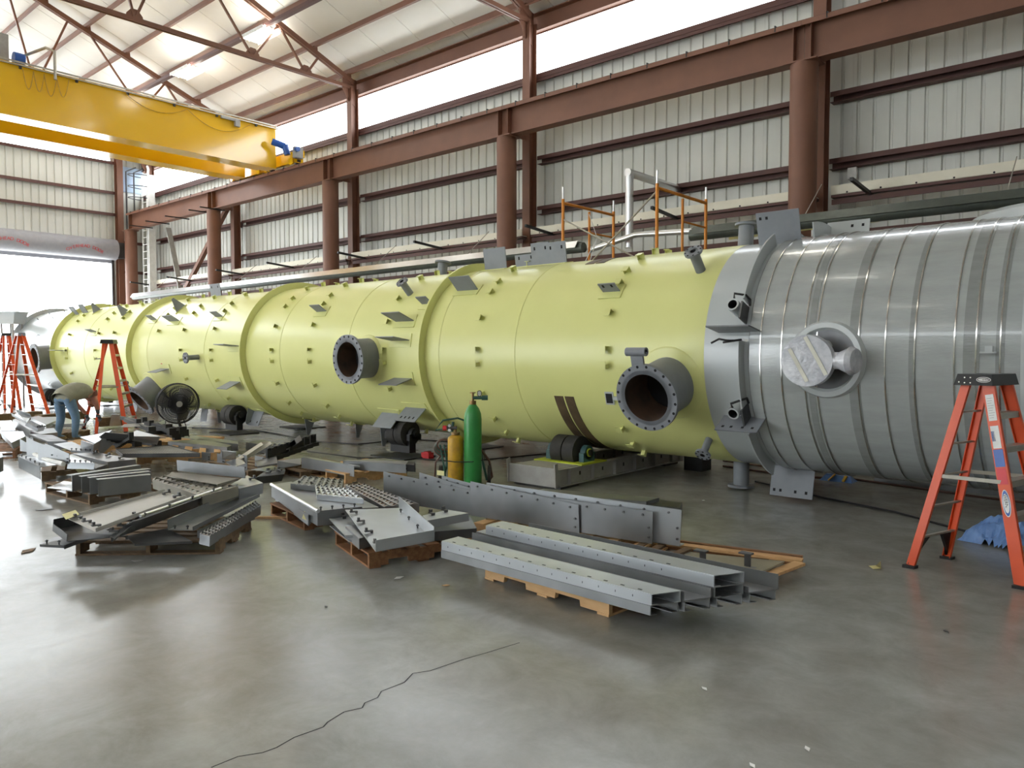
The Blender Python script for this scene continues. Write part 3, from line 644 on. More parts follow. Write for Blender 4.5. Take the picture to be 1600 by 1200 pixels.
MB().box((-22.25, 14.6, 8.42), (0.16, 0.3, 0.36)).build('buffer_plate', 'rollframe', cr, False)
MB().cyl((-26.55, 14.5, 8.28), (-26.4, 14.5, 8.28), 0.1, n=16).cyl((-22.2, 14.5, 8.5), (-22.08, 14.5, 8.5), 0.08, n=16).build('rubber_buffer', 'blue', cr)
tr = MB().box((-24.3, 6.0, 9.75), (1.6, 1.3, 0.85)).build('hoist_trolley', 'rollframe', cr, False)
MB().cyl((-23.5, 6.75, 9.6), (-23.5, 7.0, 9.6), 0.16, n=16).build('hoist_motor', 'blue', cr)
MB().path([(-22.9, 7.55, 9.1), (-22.9, 7.55, 9.85), (-23.1, 7.4, 9.95), (-23.7, 7.0, 9.75)], 0.04, 8).build('tow_arm', 'alu', cr)

# ================================================================ LIGHT FITTINGS
ch = MB().bar((XL+0.5, 12.5, 11.46), (XR-0.5, 12.5, 11.46), 0.14, 0.1).build('lamp_channel', 'rustdark', None, False); tag(ch, kind='structure')
lab = {0: 'twin-tube light fitting hung from the brown channel, nearest and largest of those lit', 1: 'twin-tube light fitting, second along the channel, above the crane girder', 2: 'twin-tube light fitting half hidden by the crane top edge'}
vis = 0
for i, x in enumerate((-20.95, -25.6, -29.9, -34.5, -15.8, -11.1, -6.4)):
    for row, Y in ((0, 12.5), (1, 5.0), (2, -5.0), (3, -12.5)):
        z = 11.28 if abs(Y) > 10 else 13.9
        t = thing('light_fitting', (x, Y, z), lab.get(i, 'white twin-tube light fitting under the roof, out of the picture') if row == 0 else 'white twin-tube light fitting under the roof, out of the picture', 'light', 'fluorescent light fittings under the roof')
        key = ('lf_body', 'lf_lens', 'lf_rod')
        if key[0] not in bpy.data.meshes:
            MB().box((0, 0, 0.05), (1.25, 0.14, 0.03)).box((0, 0.3, 0.0), (1.25, 0.02, 0.1)).box((0, -0.3, 0.0), (1.25, 0.02, 0.1)).box((0, 0, 0), (1.25, 0.03, 0.09)).mesh(key[0], 'white', V((0, 0, 0)))
            MB().box((0, 0.155, 0.0), (1.2, 0.25, 0.02)).box((0, -0.155, 0.0), (1.2, 0.25, 0.02)).mesh(key[1], 'lamp', V((0, 0, 0)))
            MB().cyl((0, 0, 0), (0, 0, 0.2), 0.008, n=6).mesh(key[2], 'alu', V((0, 0, 0)))
        T = Matrix.Translation((x, Y, z))
        inst('housing', bpy.data.meshes[key[0]], t, T); inst('tube_lens', bpy.data.meshes[key[1]], t, T)
        inst('roof_uplight', bpy.data.meshes.get('lf_uplight') or MB().cyl((-.6, .2, .05), (.6, .2, .05), .02, n=8).cyl((-.6, -.2, .05), (.6, -.2, .05), .02, n=8).mesh('lf_uplight', 'uplamp', V((0, 0, 0))), t, T)  # unseen glowing tubes added on top of each fitting to light the roof
        for dx in (-0.5, 0.5): inst('hanger_rod', bpy.data.meshes[key[2]], t, T @ Matrix.Translation((dx, 0, 0.06)))

# ================================================================ ALONG THE BACK WALL
for k in range(len(COLX)-1):
    x0, x1 = COLX[k]+0.35, COLX[k+1]+0.05
    t = thing('cream_tray', ((x0+x1)/2, 15.25, 4.78), ['cream ledge channel on the back wall beside the far corner ladder', 'cream ledge channel with holes on the back wall left of the middle pipe column', 'cream ledge channel with holes on the back wall behind the left of the scaffold', 'cream ledge channel with holes on the back wall behind the orange scaffold', 'cream ledge channel with holes on the back wall right of the tallest round column', 'cream ledge channel beyond the picture'][k], 'ledge', 'cream ledge channels along the wall')
    xc, L = (x0+x1)/2, x1-x0
    MB().box((xc, 15.24, 4.92), (L, 0.015, 0.17)).box((xc, 15.34, 4.835), (L, 0.2, 0.012)).build('channel', 'cream', t, False)
    MB().box((xc, 15.34, 4.80), (L, 0.2, 0.05)).box((xc, 15.3, 4.70), (L, 0.04, 0.1)).build('support_angle', 'rustdark', t, False)
    hm = bpy.data.meshes.get('bolt_hole') or MB().cyl((0, 0.002, 0), (0, -0.012, 0), 0.018, n=8).mesh('bolt_hole', 'hole', V((0, 0, 0)))
    for q in range(12): inst('bolt_hole', hm, t, Matrix.Translation((x0+0.3+q*0.6, 15.24, 4.85)))
    for xx in (x0+0.7, x0+4.2): MB().bar((xx, 14.2, 4.86), (xx, 15.42, 4.76), 0.06, 0.06).build('bracket_arm', 'black', t, False)
def heater(x0, x1, label, wires):
    t = thing('tube_heater', ((x0+x1)/2, 13.5, 4.0), label, 'heater', 'tube heaters slung along the wall')
    MB().cyl((x0, 13.5, 4.06), (x1, 13.5, 4.06), 0.11, n=20).build('radiant_tube', 'heater', t)
    MB().add([V((x, 13.5+dy, z)) for x in (x0+.1, x1-.1) for dy, z in ((-.2, 4.05), (-.1, 4.2), (.1, 4.2), (.2, 4.05), (.19, 4.045), (.09, 4.185), (-.09, 4.185), (-.19, 4.045))], [(i, (i+1) % 8, 8+(i+1) % 8, 8+i) for i in range(8)] + [tuple(range(7, -1, -1)), tuple(range(8, 16))]).build('reflector', 'heater' if x0 > -9 else 'bright', t, False)
    for x in wires: MB().cyl((x, 13.5, 4.2), (x, 14.3, 4.86), 0.008, n=6).build('hanger_wire', 'alu', t)
    return t
heater(-32.6, -9.75, 'long silver tube heater hung along the wall behind the yellow vessel', (-31, -24.4, -20.8, -16.9, -13.3))
heater(-7.2, 4.0, 'dark tube heater hung along the wall above the wrapped vessel section', (-5.0, -2.0))
MB_ = MB().cyl((-8.8, 13.8, 4.0), (-8.8, 13.8, 5.55), 0.085, n=24).build('flue_pipe', 'bright')
tag(MB_, 'bright galvanised upright flue pipe behind the scaffold, turning into the wall', 'pipe')
MB().cyl((-8.8, 13.72, 5.56), (-8.8, 15.9, 5.56), 0.085, n=24).build('flue_elbow', 'bright', MB_)
t = MB().cyl((-9.7, 13.6, 4.0), (-8.5, 13.6, 4.22), 0.06, n=16).cyl((-8.5, 13.6, 4.22), (-7.2, 13.55, 4.15), 0.06, n=16).build('link_pipe', 'bright'); tag(t, 'slanting bright pipe linking the two tube heaters behind the scaffold', 'pipe')
t = MB().bar((-6.6, 13.9, 4.0), (-3.9, 13.9, 4.05), 0.03, 0.08).build('yellow_gas_pipe', 'paper'); tag(t, 'pale yellow strip running under the dark tube heater', 'pipe')
t = MB().box((-4.95, 15.85, 5.32), (0.16, 0.08, 0.22)).path([(-4.95, 15.84, 5.22), (-4.95, 15.82, 5.1), (-4.9, 15.8, 5.02)], 0.012, 6).build('junction_box', 'white'); tag(t, 'small white electrical box on the back wall above the cream ledge', 'switch box')
t = MB().cyl((-5.2, 14.45, 3.3), (-5.2, 14.45, 4.3), 0.03, n=12).build('thin_conduit', 'bright'); tag(t, 'thin bright conduit beside the tallest round column', 'pipe')
# scaffold
sf = thing('scaffold_tower', (-7.65, 12.15, 0), 'orange frame scaffold standing between the yellow vessel and the back wall', 'scaffold')
for x, Y0, Y1 in ((-8.64, 11.3, 12.97), (-6.66, 11.3, 13.05)):
    fr = MB()
    for Y in (Y0, Y1):
        MB().cyl((x, Y, 0.02), (x, Y, 4.62), 0.028, n=12).build('frame_post', 'scaf', sf)
        MB().cyl((x, Y, 4.62), (x, Y, 4.84), 0.02, n=10).build('coupling_pin', 'bright', sf)
    MB().cyl((x, (Y0+Y1)/2, 0.3), (x, (Y0+Y1)/2, 4.5), 0.024, n=10).build('frame_post', 'scaf', sf)
    for z in (4.55, 3.0, 1.0): MB().cyl((x, Y0, z), (x, Y1, z), 0.028, n=12).build('top_bar', 'scaf', sf)
    for z in (4.1, 3.55, 2.5, 2.0, 1.5, .5): MB().cyl((x, (Y0+Y1)/2, z), (x, Y1, z-0.0), 0.018, n=8).build('rung', 'scaf', sf)
for z in (3.0, 1.2):
    MB().cyl((-8.64, 11.3, z+1.25), (-6.66, 11.3, z+0.2), 0.014, n=8).cyl((-8.64, 11.3, z-0.1), (-6.66, 11.3, z+1.5), 0.016, n=8).build('cross_brace', 'alu', sf)
for i in range(2): MB().path([(-8.62, 12.1, 4.45), (-8.5, 12.2, 4.0), (-8.66, 12.0, 3.5-i*.3)], 0.008, 6).build('rope', 'white', sf)
# caged wall ladder in the far corner
wl = thing('wall_ladder', (-34.9, 15.0, 0), 'pale caged access ladder fixed in the far corner, rising past the runway beam', 'ladder')
for dx in (-0.22, 0.22): MB().box((-34.9+dx, 15.0, 6.5), (0.05, 0.05, 6.4)).build('stile', 'white', wl, False)
MB().box((-34.35, 15.05, 6.5), (0.06, 0.3, 6.2)).build('stand_off_post', 'white', wl, False)
for k in range(20): MB().cyl((-35.1, 15.0, 3.5+k*0.31), (-34.7, 15.0, 3.5+k*0.31), 0.018, n=8).build('rung', 'white', wl)
for z in (8.6, 9.1, 9.6): MB().path([(-34.9+0.35*cos(a), 15.0-0.7*sin(a), z) for a in [pi*i/10 for i in range(11)]], 0.02, 6).build('cage_hoop', 'darkgrey', wl)
MB().path([(-34.55, 15.0, 8.1), (-34.55, 15.0, 9.6), (-34.6, 15.05, 9.9), (-34.8, 15.1, 10.05)], 0.05, 8).build('cage_strap', 'white', wl)

# ================================================================ STEP LADDERS
def stepladder(fl, fr, rl, rr, H, label, ncol=5, main=False):
    """feet: front (tread side) pair and rear pair; H top height"""
    fl, fr, rl, rr = (V((p[0], p[1], 0)) for p in (fl, fr, rl, rr))
    cen = (fl+fr+rl+rr)/4; t = thing('step_ladder', (cen.x, cen.y, 0), label, 'ladder', 'orange step ladders')
    ax = (fr-fl).normalized(); ou = ((fl+fr)/2 - (rl+rr)/2).normalized()
    top = cen + ZU*H; tw = min(0.33, (fr-fl).length*0.55)
    tops = {'fl': top - ax*tw/2 + ou*0.07, 'fr': top + ax*tw/2 + ou*0.07, 'rl': top - ax*tw/2 - ou*0.07, 'rr': top + ax*tw/2 - ou*0.07}
    ft = {'fl': fl, 'fr': fr, 'rl': rl, 'rr': rr}
    R = Matrix((ax, ou, ZU)).transposed()
    rails = {}
    for k in ft:
        a, b = ft[k] + ZU*0.02, tops[k]; o = ou if k[0] == 'f' else -ou
        dr = (b-a).normalized(); sd = ax if k[1] == 'l' else -ax
        w1 = 0.085 if k[0] == 'f' else 0.06
        m = MB(); m.bar(a, b, 0.006, w1, dr.cross(ax)); 
        for q in (-1, 1): m.bar(a + dr.cross(ax)*q*w1/2 + sd*0.013, b + dr.cross(ax)*q*w1/2 + sd*0.013, 0.03, 0.006, dr.cross(ax))
        rails[k] = m.build('front_rail' if k[0] == 'f' else 'rear_rail', 'orange', t, False)
        MB().box(ft[k] + ZU*0.012, (0.07, 0.09, 0.024), R).build('foot_pad', 'black', t, False)
    n = ncol
    for i in range(1, n+1):
        u = i/(n+1)
        a, b = ft['fl'].lerp(tops['fl'], u), ft['fr'].lerp(tops['fr'], u)
        MB().bar(a + ax*0.01, b - ax*0.01, 0.085, 0.02, ZU).bar(a + ax*0.01 - ZU*0.02 + ou*0.04, b - ax*0.01 - ZU*0.02 + ou*0.04, 0.006, 0.04).build('tread', 'alu', t, False)
        a, b = ft['rl'].lerp(tops['rl'], u), ft['rr'].lerp(tops['rr'], u)
        MB().bar(a, b, 0.03, 0.014, ZU).build('rear_brace', 'alu', t, False)
    for k1, k2 in (('fl', 'rl'), ('fr', 'rr')):
        u = 0.5; MB().bar(ft[k1].lerp(tops[k1], u), ft[k2].lerp(tops[k2], u), 0.006, 0.03).build('spreader_bar', 'alu', t, False)
    for k in ('rl', 'rr'):
        u = 1/(n+1); p = ft[k].lerp(tops[k], u); q = (ft['rr'] if k == 'rl' else ft['rl']).lerp(tops['rr' if k == 'rl' else 'rl'], u)
        MB().prism([p.lerp(q, .06), p.lerp(q, .35), ft[k].lerp(tops[k], .06)*.9 + q*.1, ft[k] + ZU*.03], -ou*0.02).build('corner_brace', 'black', t, False)
    c = top + ZU*0.01
    cp = MB(); w_, d_ = tw+0.13, 0.27; lo = [c + ax*x + ou*y - ZU*0.05 for x, y in ((-w_/2, -d_/2), (w_/2, -d_/2), (w_/2, d_/2), (-w_/2, d_/2))]; hi = [c + ax*x + ou*y + ZU*0.04 for x, y in ((-w_*.45, -d_*.44), (w_*.45, -d_*.44), (w_*.45, d_*.44), (-w_*.45, d_*.44))]
    cap = cp.hexa(lo + hi).build('top_cap', 'black', t, False)
    return t, ft, tops, ax, ou, rails, c
t, ft, tops, ax, ou, rails, cpos = stepladder((-0.86, 6.86), (-0.70, 7.48), (-1.642, 6.924), (-1.472, 7.44), 1.575, 'large orange fibreglass step ladder with black top cap before the wrapped section')
# stickers on the near front rail, rivets, maker's plates
a, b = ft['fl'], tops['fl']; dr = (b-a).normalized(); nrm = -ax; sdir = dr.cross(nrm).normalized()
if sdir.dot(RT) < 0: sdir = -sdir
def sticker(u0, u1, m, name, off=0.0, wd=0.06):
    p, q = a.lerp(b, u0) + nrm*0.005 + sdir*off, a.lerp(b, u1) + nrm*0.005 + sdir*off
    return MB().prism([p - sdir*wd/2, p + sdir*wd/2, q + sdir*wd/2, q - sdir*wd/2], nrm*0.0015).build(name, m, rails['fl'], False)
sticker(.80, .93, 'white', 'instruction_sticker'); sticker(.665, .775, 'white', 'duty_sticker'); sticker(.70, .75, 'blue', 'blue_patch', -.016, .025)
sticker(.575, .66, 'blue', 'blue_sticker', 0, .07); sticker(.49, .57, 'red', 'red_sticker', 0, .07)
WL[rails['fl']] = WL[t] + rails['fl'].location
for k in range(9):
    u = .815+.012*k; p = a.lerp(b, u) + nrm*0.0068; MB().bar(p - sdir*.022, p + sdir*(.008 + .014*((k*7) % 3)/2), 0.002, 0.001, nrm).build('print_line', 'darkgrey', rails['fl'], False)
c = a.lerp(b, .40) + nrm*0.006; ov = []
def oval(c, rx, ry, dx, dy, m, name, par, nn, th=0.0015): return MB().prism([c + dx*rx*cos(2*pi*k/28) + dy*ry*sin(2*pi*k/28) for k in range(28)], nn*th).build(name, m, par, False)
oval(c, .105, .030, dr, sdir, 'white', 'oval_badge', rails['fl'], nrm)
oval(c + nrm*.0012, .098, .024, dr, sdir, 'blue', 'badge_field', rails['fl'], nrm)
oval(c + nrm*.0024, .075, .0205, dr, sdir, 'white', 'badge_centre', rails['fl'], nrm)
Rt = Matrix((-dr, (nrm.cross(-dr)), nrm)).transposed().to_4x4()
text('badge_lettering', 'WERNER', .034, rails['fl'], Matrix.Translation(c + nrm*.0042) @ Rt, 'black', .0004)
# top cap badge and rivets on the side facing the camera (the -ax end and the tread face)
capo = [ch_ for ch_ in t.children if ch_.name.startswith('top_cap')][0]; WL[capo] = WL[t] + capo.location
cc = cpos - ax*0.223 + ou*0.07 - ZU*0.004
oval(cc, .05, .022, ou, ZU, 'white', 'cap_badge', capo, -ax); oval(cc - ax*.0013, .044, .017, ou, ZU, 'black', 'cap_badge_ring', capo, -ax); oval(cc - ax*.0026, .038, .012, ou, ZU, 'white', 'cap_badge_centre', capo, -ax)
Rc = Matrix((ou, ZU, -ax)) 
xd = ou if ou.cross(ZU).dot(-ax) > 0 else -ou
text('cap_lettering', 'WERNER', .018, capo, Matrix.Translation(cc - ax*.0046) @ Matrix((xd, ZU, -ax)).transposed().to_4x4(), 'black', .0003)
for dx_, dz_ in ((-.10, -.025), (-.06, -.03), (-.02, -.03), (-.06, .012), (-.02, .012)):
    p = cpos - ax*0.224 + ou*dx_ + ZU*dz_; MB().cyl(p, p - ax*.005, .005, n=8).build('rivet', 'alu', capo)
stepladder(P(197,676)[:2], P(214,668)[:2], P(150,680)[:2], P(131,670)[:2], 2.03, 'orange step ladder standing against the yellow vessel right of the bending person', 6)
stepladder(P(77,651)[:2], P(52,646)[:2], P(18,648)[:2], P(-8,646)[:2], 2.3, 'tall orange step ladder at the grey vessel end, its apex under the grey hopper', 7)
stepladder(P(32,640)[:2], P(22,636)[:2], P(8,640)[:2], P(-14,638)[:2], 2.35, 'orange step ladder farthest back, seen between the rails of the tall one', 7)

# grey hopper on a stand above the far ladders
hx = PX(18, 496, -29.0); t = thing('steel_hopper', (hx.x, hx.y, 0), 'grey tapered steel hopper on a stand behind the far ladder tops', 'hopper')
R45 = RZ(0.6)
MB().hexa([hx + R45 @ V((x, y, -0.22)) for x, y in ((-.26,-.24),(.26,-.24),(.26,.24),(-.26,.24))] + [hx + R45 @ V((x, y, .15)) for x, y in ((-.36,-.3),(.36,-.3),(.36,.3),(-.36,.3))]).build('hopper_body', 'vgrey', t, False)
MB().box(hx + V((0, 0, .165)), (.92, .72, .03), R45).build('hopper_rim', 'vgrey', t, False)
for x, y in ((-.2,-.2),(.2,-.2),(.2,.2),(-.2,.2)): MB().bar((hx + R45 @ V((x, y, 0))).xy.to_3d(), hx + R45 @ V((x, y, -.2)), .05, .05, V((1, 0, 0))).build('leg', 'rollframe', t, False)
MB().box((hx.x, hx.y, 1.0), (.5, .5, .04), R45).build('shelf', 'rollframe', t, False)

# ================================================================ PEDESTAL FAN
fb = P(289, 700); d_ = (fb - CPOS).dot(FW)
fc = CPOS + (FW + RT*((277-800)/FPX) - UP*((630-600)/FPX)) * d_
t = thing('pedestal_fan', (fb.x, fb.y, 0), 'large black wire-guarded pedestal fan before the yellow vessel', 'fan')
fz = (CPOS - fc); fz.z = 0; fz.normalize(); fz = (fz + RT*0.25 - ZU*0.05).normalized(); fx = ZU.cross(fz).normalized(); fy = fz.cross(fx)
rr = 31/FPX*d_
for off, rs in ((0.09, (1, )), (0.16, (.2, .5, .8)), (0.0, (1, .45))):
    for q in rs: MB().path([fc + fz*(off if q < 1 else off) + (fx*cos(2*pi*k/40) + fy*sin(2*pi*k/40))*rr*q for k in range(41)], 0.005 if q < 1 else 0.011, 6).build('guard_ring', 'black', t)
wm = MB()
for k in range(110):
    e = fx*cos(2*pi*k/110) + fy*sin(2*pi*k/110)
    wm.path([fc + fz*0.17 + e*rr*.12, fc + fz*0.16 + e*rr*.5, fc + fz*.09 + e*rr, fc + e*rr, fc - fz*.06 + e*rr*.5, fc - fz*.07 + e*rr*.15], 0.004, 4)
wo = wm.build('guard_wires', 'black', t); tag(wo, kind='stuff')
for k in range(3):
    e = fx*cos(2*pi*k/3+.5) + fy*sin(2*pi*k/3+.5); g = fx*cos(2*pi*k/3+1.4) + fy*sin(2*pi*k/3+1.4); h = fx*cos(2*pi*k/3+.95) + fy*sin(2*pi*k/3+.95)
    MB().prism([fc + fz*.02 + e*rr*.1, fc + fz*.05 + e*rr*.9, fc + fz*.02 + h*rr*.94, fc - fz*.02 + g*rr*.75, fc + g*rr*.1], fz*0.006).build('fan_blade', 'rollframe', t, False)
MB().cyl(fc - fz*.28, fc - fz*.06, .1, n=20).build('motor', 'black', t)
MB().cyl(fc + fz*.155, fc + fz*.18, .055, n=20).cyl(fc + fz*.18, fc + fz*.183, .03, n=16).build('hub_badge', 'rollframe', t)
MB().cyl((fb.x, fb.y, .04), fc - fz*.16 - ZU*.08, .03, n=14).build('pole', 'black', t)
MB().cyl((fb.x, fb.y, 0.0), (fb.x, fb.y, .05), .3, .26, n=28).build('base', 'black', t)
MB().path(sag(fc - fz*.2, V((fb.x, fb.y, .05)) + RT*.12, -.12), .008, 6).build('power_cord', 'black', t)

# ================================================================ GAS BOTTLES
def bottle(p, r, h, sh, m, label):
    t = thing('gas_bottle', (p.x, p.y, 0), label, 'gas bottle'); pr = [(r*.9, 0), (r, .02), (r, h-sh), (r*.93, h-sh*.6), (r*.7, h-sh*.25), (r*.38, h), (0.001, h)]
    n = 32; vs = [V((p.x + q*cos(2*pi*k/n), p.y + q*sin(2*pi*k/n), z)) for q, z in pr for k in range(n)]
    MB().add(vs, [(i*n+k, i*n+(k+1) % n, (i+1)*n+(k+1) % n, (i+1)*n+k) for i in range(len(pr)-1) for k in range(n)] + [tuple(reversed(range(n)))]).build('cylinder_body', m, t)
    return t
gp_ = P(739, 760); t = bottle(gp_, .118, 1.10, .2, 'green', 'tall green gas bottle with a brass regulator standing beside the shorter yellow one')
q = V((gp_.x, gp_.y, 1.10))
MB().cyl(q, q + ZU*.05, .045, n=20).build('neck_ring', 'brass', t); MB().cyl(q + ZU*.05, q + ZU*.15, .018, n=12).cyl(q + ZU*.15, q + ZU*.165, .04, n=12).build('valve', 'brass', t)
MB().cyl(q + ZU*.09, q + ZU*.09 + RT*.14, .022, n=12).cyl(q + ZU*.09 + RT*.12, q + ZU*.09 + RT*.2, .033, n=14).build('regulator', 'hose_g', t)
for a_ in (.06, .13):
    g = MB().cyl(q + ZU*(.12+a_*.3) + RT*.09, q + ZU*(.12+a_*.3) + RT*.09 - FH*.035, .03, n=16).build('gauge', 'black', t); MB().cyl(q + ZU*(.12+a_*.3) + RT*.09 - FH*.035, q + ZU*(.12+a_*.3) + RT*.09 - FH*.038, .022, n=16).build('dial', 'white', t)
yp = P(712, 759); t2 = bottle(yp, .105, .69, .06, 'cylyel', 'short worn yellow gas bottle with a red-knobbed regulator beside the green one')
q = V((yp.x, yp.y, .69))
MB().cyl(q, q + ZU*.035, .06, n=20).build('neck_ring', 'brass', t2); MB().cyl(q + ZU*.03, q + ZU*.12, .018, n=12).build('valve', 'brass', t2)
MB().cyl(q + ZU*.09 + RT*.02, q + ZU*.09 - RT*.12, .025, n=12).build('regulator', 'galvd', t2); MB().cyl(q + ZU*.09 - RT*.12, q + ZU*.09 - RT*.17, .034, n=14).build('red_knob', 'red', t2)
for z_ in (.065, .125): MB().cyl(q + ZU*z_ - RT*.08, q + ZU*z_ - RT*.08 - FH*.04, .026, n=14).build('gauge', 'black', t2); 
for z_ in (.065, .125): MB().cyl(q + ZU*z_ - RT*.08 - FH*.04, q + ZU*z_ - RT*.08 - FH*.043, .02, n=14).build('dial', 'white', t2)
# cart and hoses
ct = thing('bottle_cart', (gp_.x, gp_.y, 0), 'dark green bottle cart frame with coiled hoses behind the yellow bottle', 'cart')
mid = (gp_ + yp)/2 + FH*.16
for s in (-1, 1): MB().path([mid + RT*s*.3 + ZU*.05, mid + RT*s*.2 + ZU*.5, mid + RT*s*.16 + ZU*.85], .018, 8).build('cart_rail', 'hose_g', ct)
MB().box(mid + ZU*.03 - FH*.14, (.5, .34, .03), RZ(atan2(RT.y, RT.x))).build('cart_base', 'black', ct, False)
for s in (-1, 1): MB().cyl(mid + RT*s*.31 + ZU*.13, mid + RT*s*.35 + ZU*.13, .13, n=24).build('cart_wheel', 'rubber', ct)
hk = mid - RT*.27 + ZU*.55 - FH*.1
for k in range(5):
    MB().path([hk + (RT*cos(2*pi*i/24)*(.10+.01*k) + ZU*(sin(2*pi*i/24)*(.07+.012*k) - .012*k) ) + FH*.012*k for i in range(25)], .012, 6).build('hose_coil', 'hose_g' if k % 2 else 'hose_r', ct)
for k in range(3): MB().path(sag(hk - RT*(.06-.05*k), hk + RT*(.02+.05*k) - ZU*.5, -.03), .014, 6).build('hose_tail', 'hose_g', ct)
MB().path([V((yp.x, yp.y, .78)) - RT*.06, hk + ZU*.2 - RT*.12, hk + ZU*.33 - RT*.02, hk + ZU*.36 + RT*.18, mid + RT*.02 + ZU*.86], .013, 8).build('hose_loop', 'hose_g', ct)
MB().path([mid + RT*.2 + ZU*.5, mid + RT*.33 + ZU*.32, mid + RT*.37 + ZU*.1, mid + RT*.3 + ZU*.02], .016, 8).build('hose_loop', 'hose_r', ct)
MB().path([mid - RT*.24 + ZU*.5, mid - RT*.4 + ZU*.3, mid - RT*.42 + ZU*.02], .013, 8).build('hose_loop', 'hose_r', ct)
MB().path([V((yp.x, yp.y, .36)) - RT*.16 - FH*.1, V((yp.x, yp.y, .34)) - FH*.12, V((gp_.x, gp_.y, .35)) - FH*.125, V((gp_.x, gp_.y, .36)) + RT*.15], .007, 6).build('tie_wire', 'black', ct)

# ================================================================ THE BENDING PERSON
def person():
    base = P(112, 689); d = (base - CPOS).dot(FW); s = 1.0
    rh = V((base.x, base.y, 0)).normalized(); f = (rh*0.78 + V((rh.y, -rh.x, 0))*0.62).normalized(); sd = V((f.y, -f.x, 0))        # facing, and the person's right
    o = V((base.x, base.y, 0)) - f*0.05
    def p(a, b, z): return o + f*a + sd*b + ZU*z
    J = [p(-.12, 0, .90), p(.05, 0, .97), p(.24, 0, 1.00), p(.42, 0, 1.00), p(.52, 0, .93), p(.59, 0, .85), p(.62, 0, .79)]
    vs = J[:]; es = [(i, i+1) for i in range(6)]; rad = [.165, .17, .185, .165, .075, .085, .07]
    def limb(root, pts, rs):
        k = root
        for q, r in zip(pts, rs): vs.append(q); rad.append(r); es.append((k, len(vs)-1)); k = len(vs)-1
    limb(0, [p(-.13, .12, .86), p(-.02, .17, .48), p(-.08, .17, .10), p(.08, .17, .05), p(.15, .17, .045)], [.115, .085, .06, .055, .04])
    limb(0, [p(-.13, -.12, .86), p(.02, -.20, .48), p(-.04, -.24, .10), p(.12, -.24, .05), p(.19, -.24, .045)], [.115, .085, .06, .055, .04])
    limb(3, [p(.42, .20, .97), p(.44, .27, .72), p(.60, .18, .56), p(.64, .16, .50)], [.075, .055, .04, .04])
    limb(3, [p(.42, -.20, .97), p(.50, -.24, .72), p(.62, -.16, .56), p(.66, -.14, .50)], [.075, .055, .04, .04])
    def skin(name, vs, es, rad, root=0, lv=2):
        me = bpy.data.meshes.new(name); me.from_pydata([tuple(v - o) for v in vs], es, []); ob = bpy.data.objects.new(name, me); col.objects.link(ob)
        md = ob.modifiers.new('s', 'SKIN'); sv = me.skin_vertices[0].data
        for i, r in enumerate(rad): sv[i].radius = (r, r)
        sv[root].use_root = True
        ob.modifiers.new('d', 'SUBSURF').levels = lv
        dg = bpy.context.evaluated_depsgraph_get(); me2 = bpy.data.meshes.new_from_object(ob.evaluated_get(dg)); me2.name = name
        bpy.data.objects.remove(ob); return me2
    body = skin('body', vs, es, rad)
    for m in ('jeans', 'vest', 'skin', 'glove', 'boot'): body.materials.append(M[m])
    hip = J[0] - o
    for q in body.polygons:
        c = q.center; a, b, z = c.dot(f), c.dot(sd), c.z
        arm = abs(b) > .17 and a > .3 and z < 1.04
        if z < .085: m = 4
        elif z < .87 and a < .22 and not arm: m = 0
        elif arm: m = 3 if z < .60 else (2 if z > .60 else 2)
        elif a > .50: m = 2
        else: m = 1
        q.material_index = m
    body.shade_smooth()
    t = thing('person', (o.x, o.y, 0), 'person in blue jeans and olive vest bending over sheet metal on a pallet', 'person')
    inst('body', body, t, Matrix.Translation(o))
    hands = []
    for b in (.16, -.14):
        h0 = p(.64 if b > 0 else .66, b, .50); q = [h0]; e = []; r = [.038]
        q.append(h0 + f*.03 - ZU*.06); e.append((0, 1)); r.append(.036)
        for i in range(4):
            st = q[1] + sd*(.024*(i-1.5)); k = len(q); ln = (.055, .07, .072, .062)[i]
            q += [st + f*.02 - ZU*.03, st + f*.015 - ZU*(.03+ln*.55), st - f*.012 - ZU*(.03+ln)]; e += [(1, k), (k, k+1), (k+1, k+2)]; r += [.0105, .0095, .008]
        k = len(q); s_ = 1 if b < 0 else -1
        q += [h0 + sd*s_*.04 - ZU*.03, h0 + sd*s_*.06 + f*.02 - ZU*.065]; e += [(0, k), (k, k+1)]; r += [.013, .0105]
        hm = skin('hand', q, e, r, 0, 2); hm.materials.append(M['glove']); hm.shade_smooth(); inst('hand', hm, t, Matrix.Translation(o))
    # vest over the trunk, head with face and hair
    mb = MB(); n = 20; rings = []
    for a_, z_, ra, rb in ((-.24, .86, .14, .20), (-.12, .92, .185, .225), (.05, .975, .19, .23), (.24, 1.005, .2, .25), (.40, 1.005, .18, .235), (.47, .99, .13, .16)):
        rings.append([p(a_, 0, z_) + sd*rb*cos(2*pi*k/n) + (ZU*.9 - f*.35)*ra*sin(2*pi*k/n) for k in range(n)])
    vv = [v for r_ in rings for v in r_]
    mb.add(vv, [(i*n+k, i*n+(k+1) % n, (i+1)*n+(k+1) % n, (i+1)*n+k) for i in range(len(rings)-1) for k in range(n)]); mb.build('vest', 'vest', t)
    hc = p(.66, .0, .76); hd = (f*.5 - ZU*.86).normalized(); fa = (f*.1 - ZU*.3 + f*.0).normalized()
    nf = (-f*.45 - ZU*.35).normalized()
    mb = MB(); vs_ = []; n = 20; m_ = 12
    fd = (ZU*-.5 + f*-.86).normalized(); fs_ = sd; tp = hd
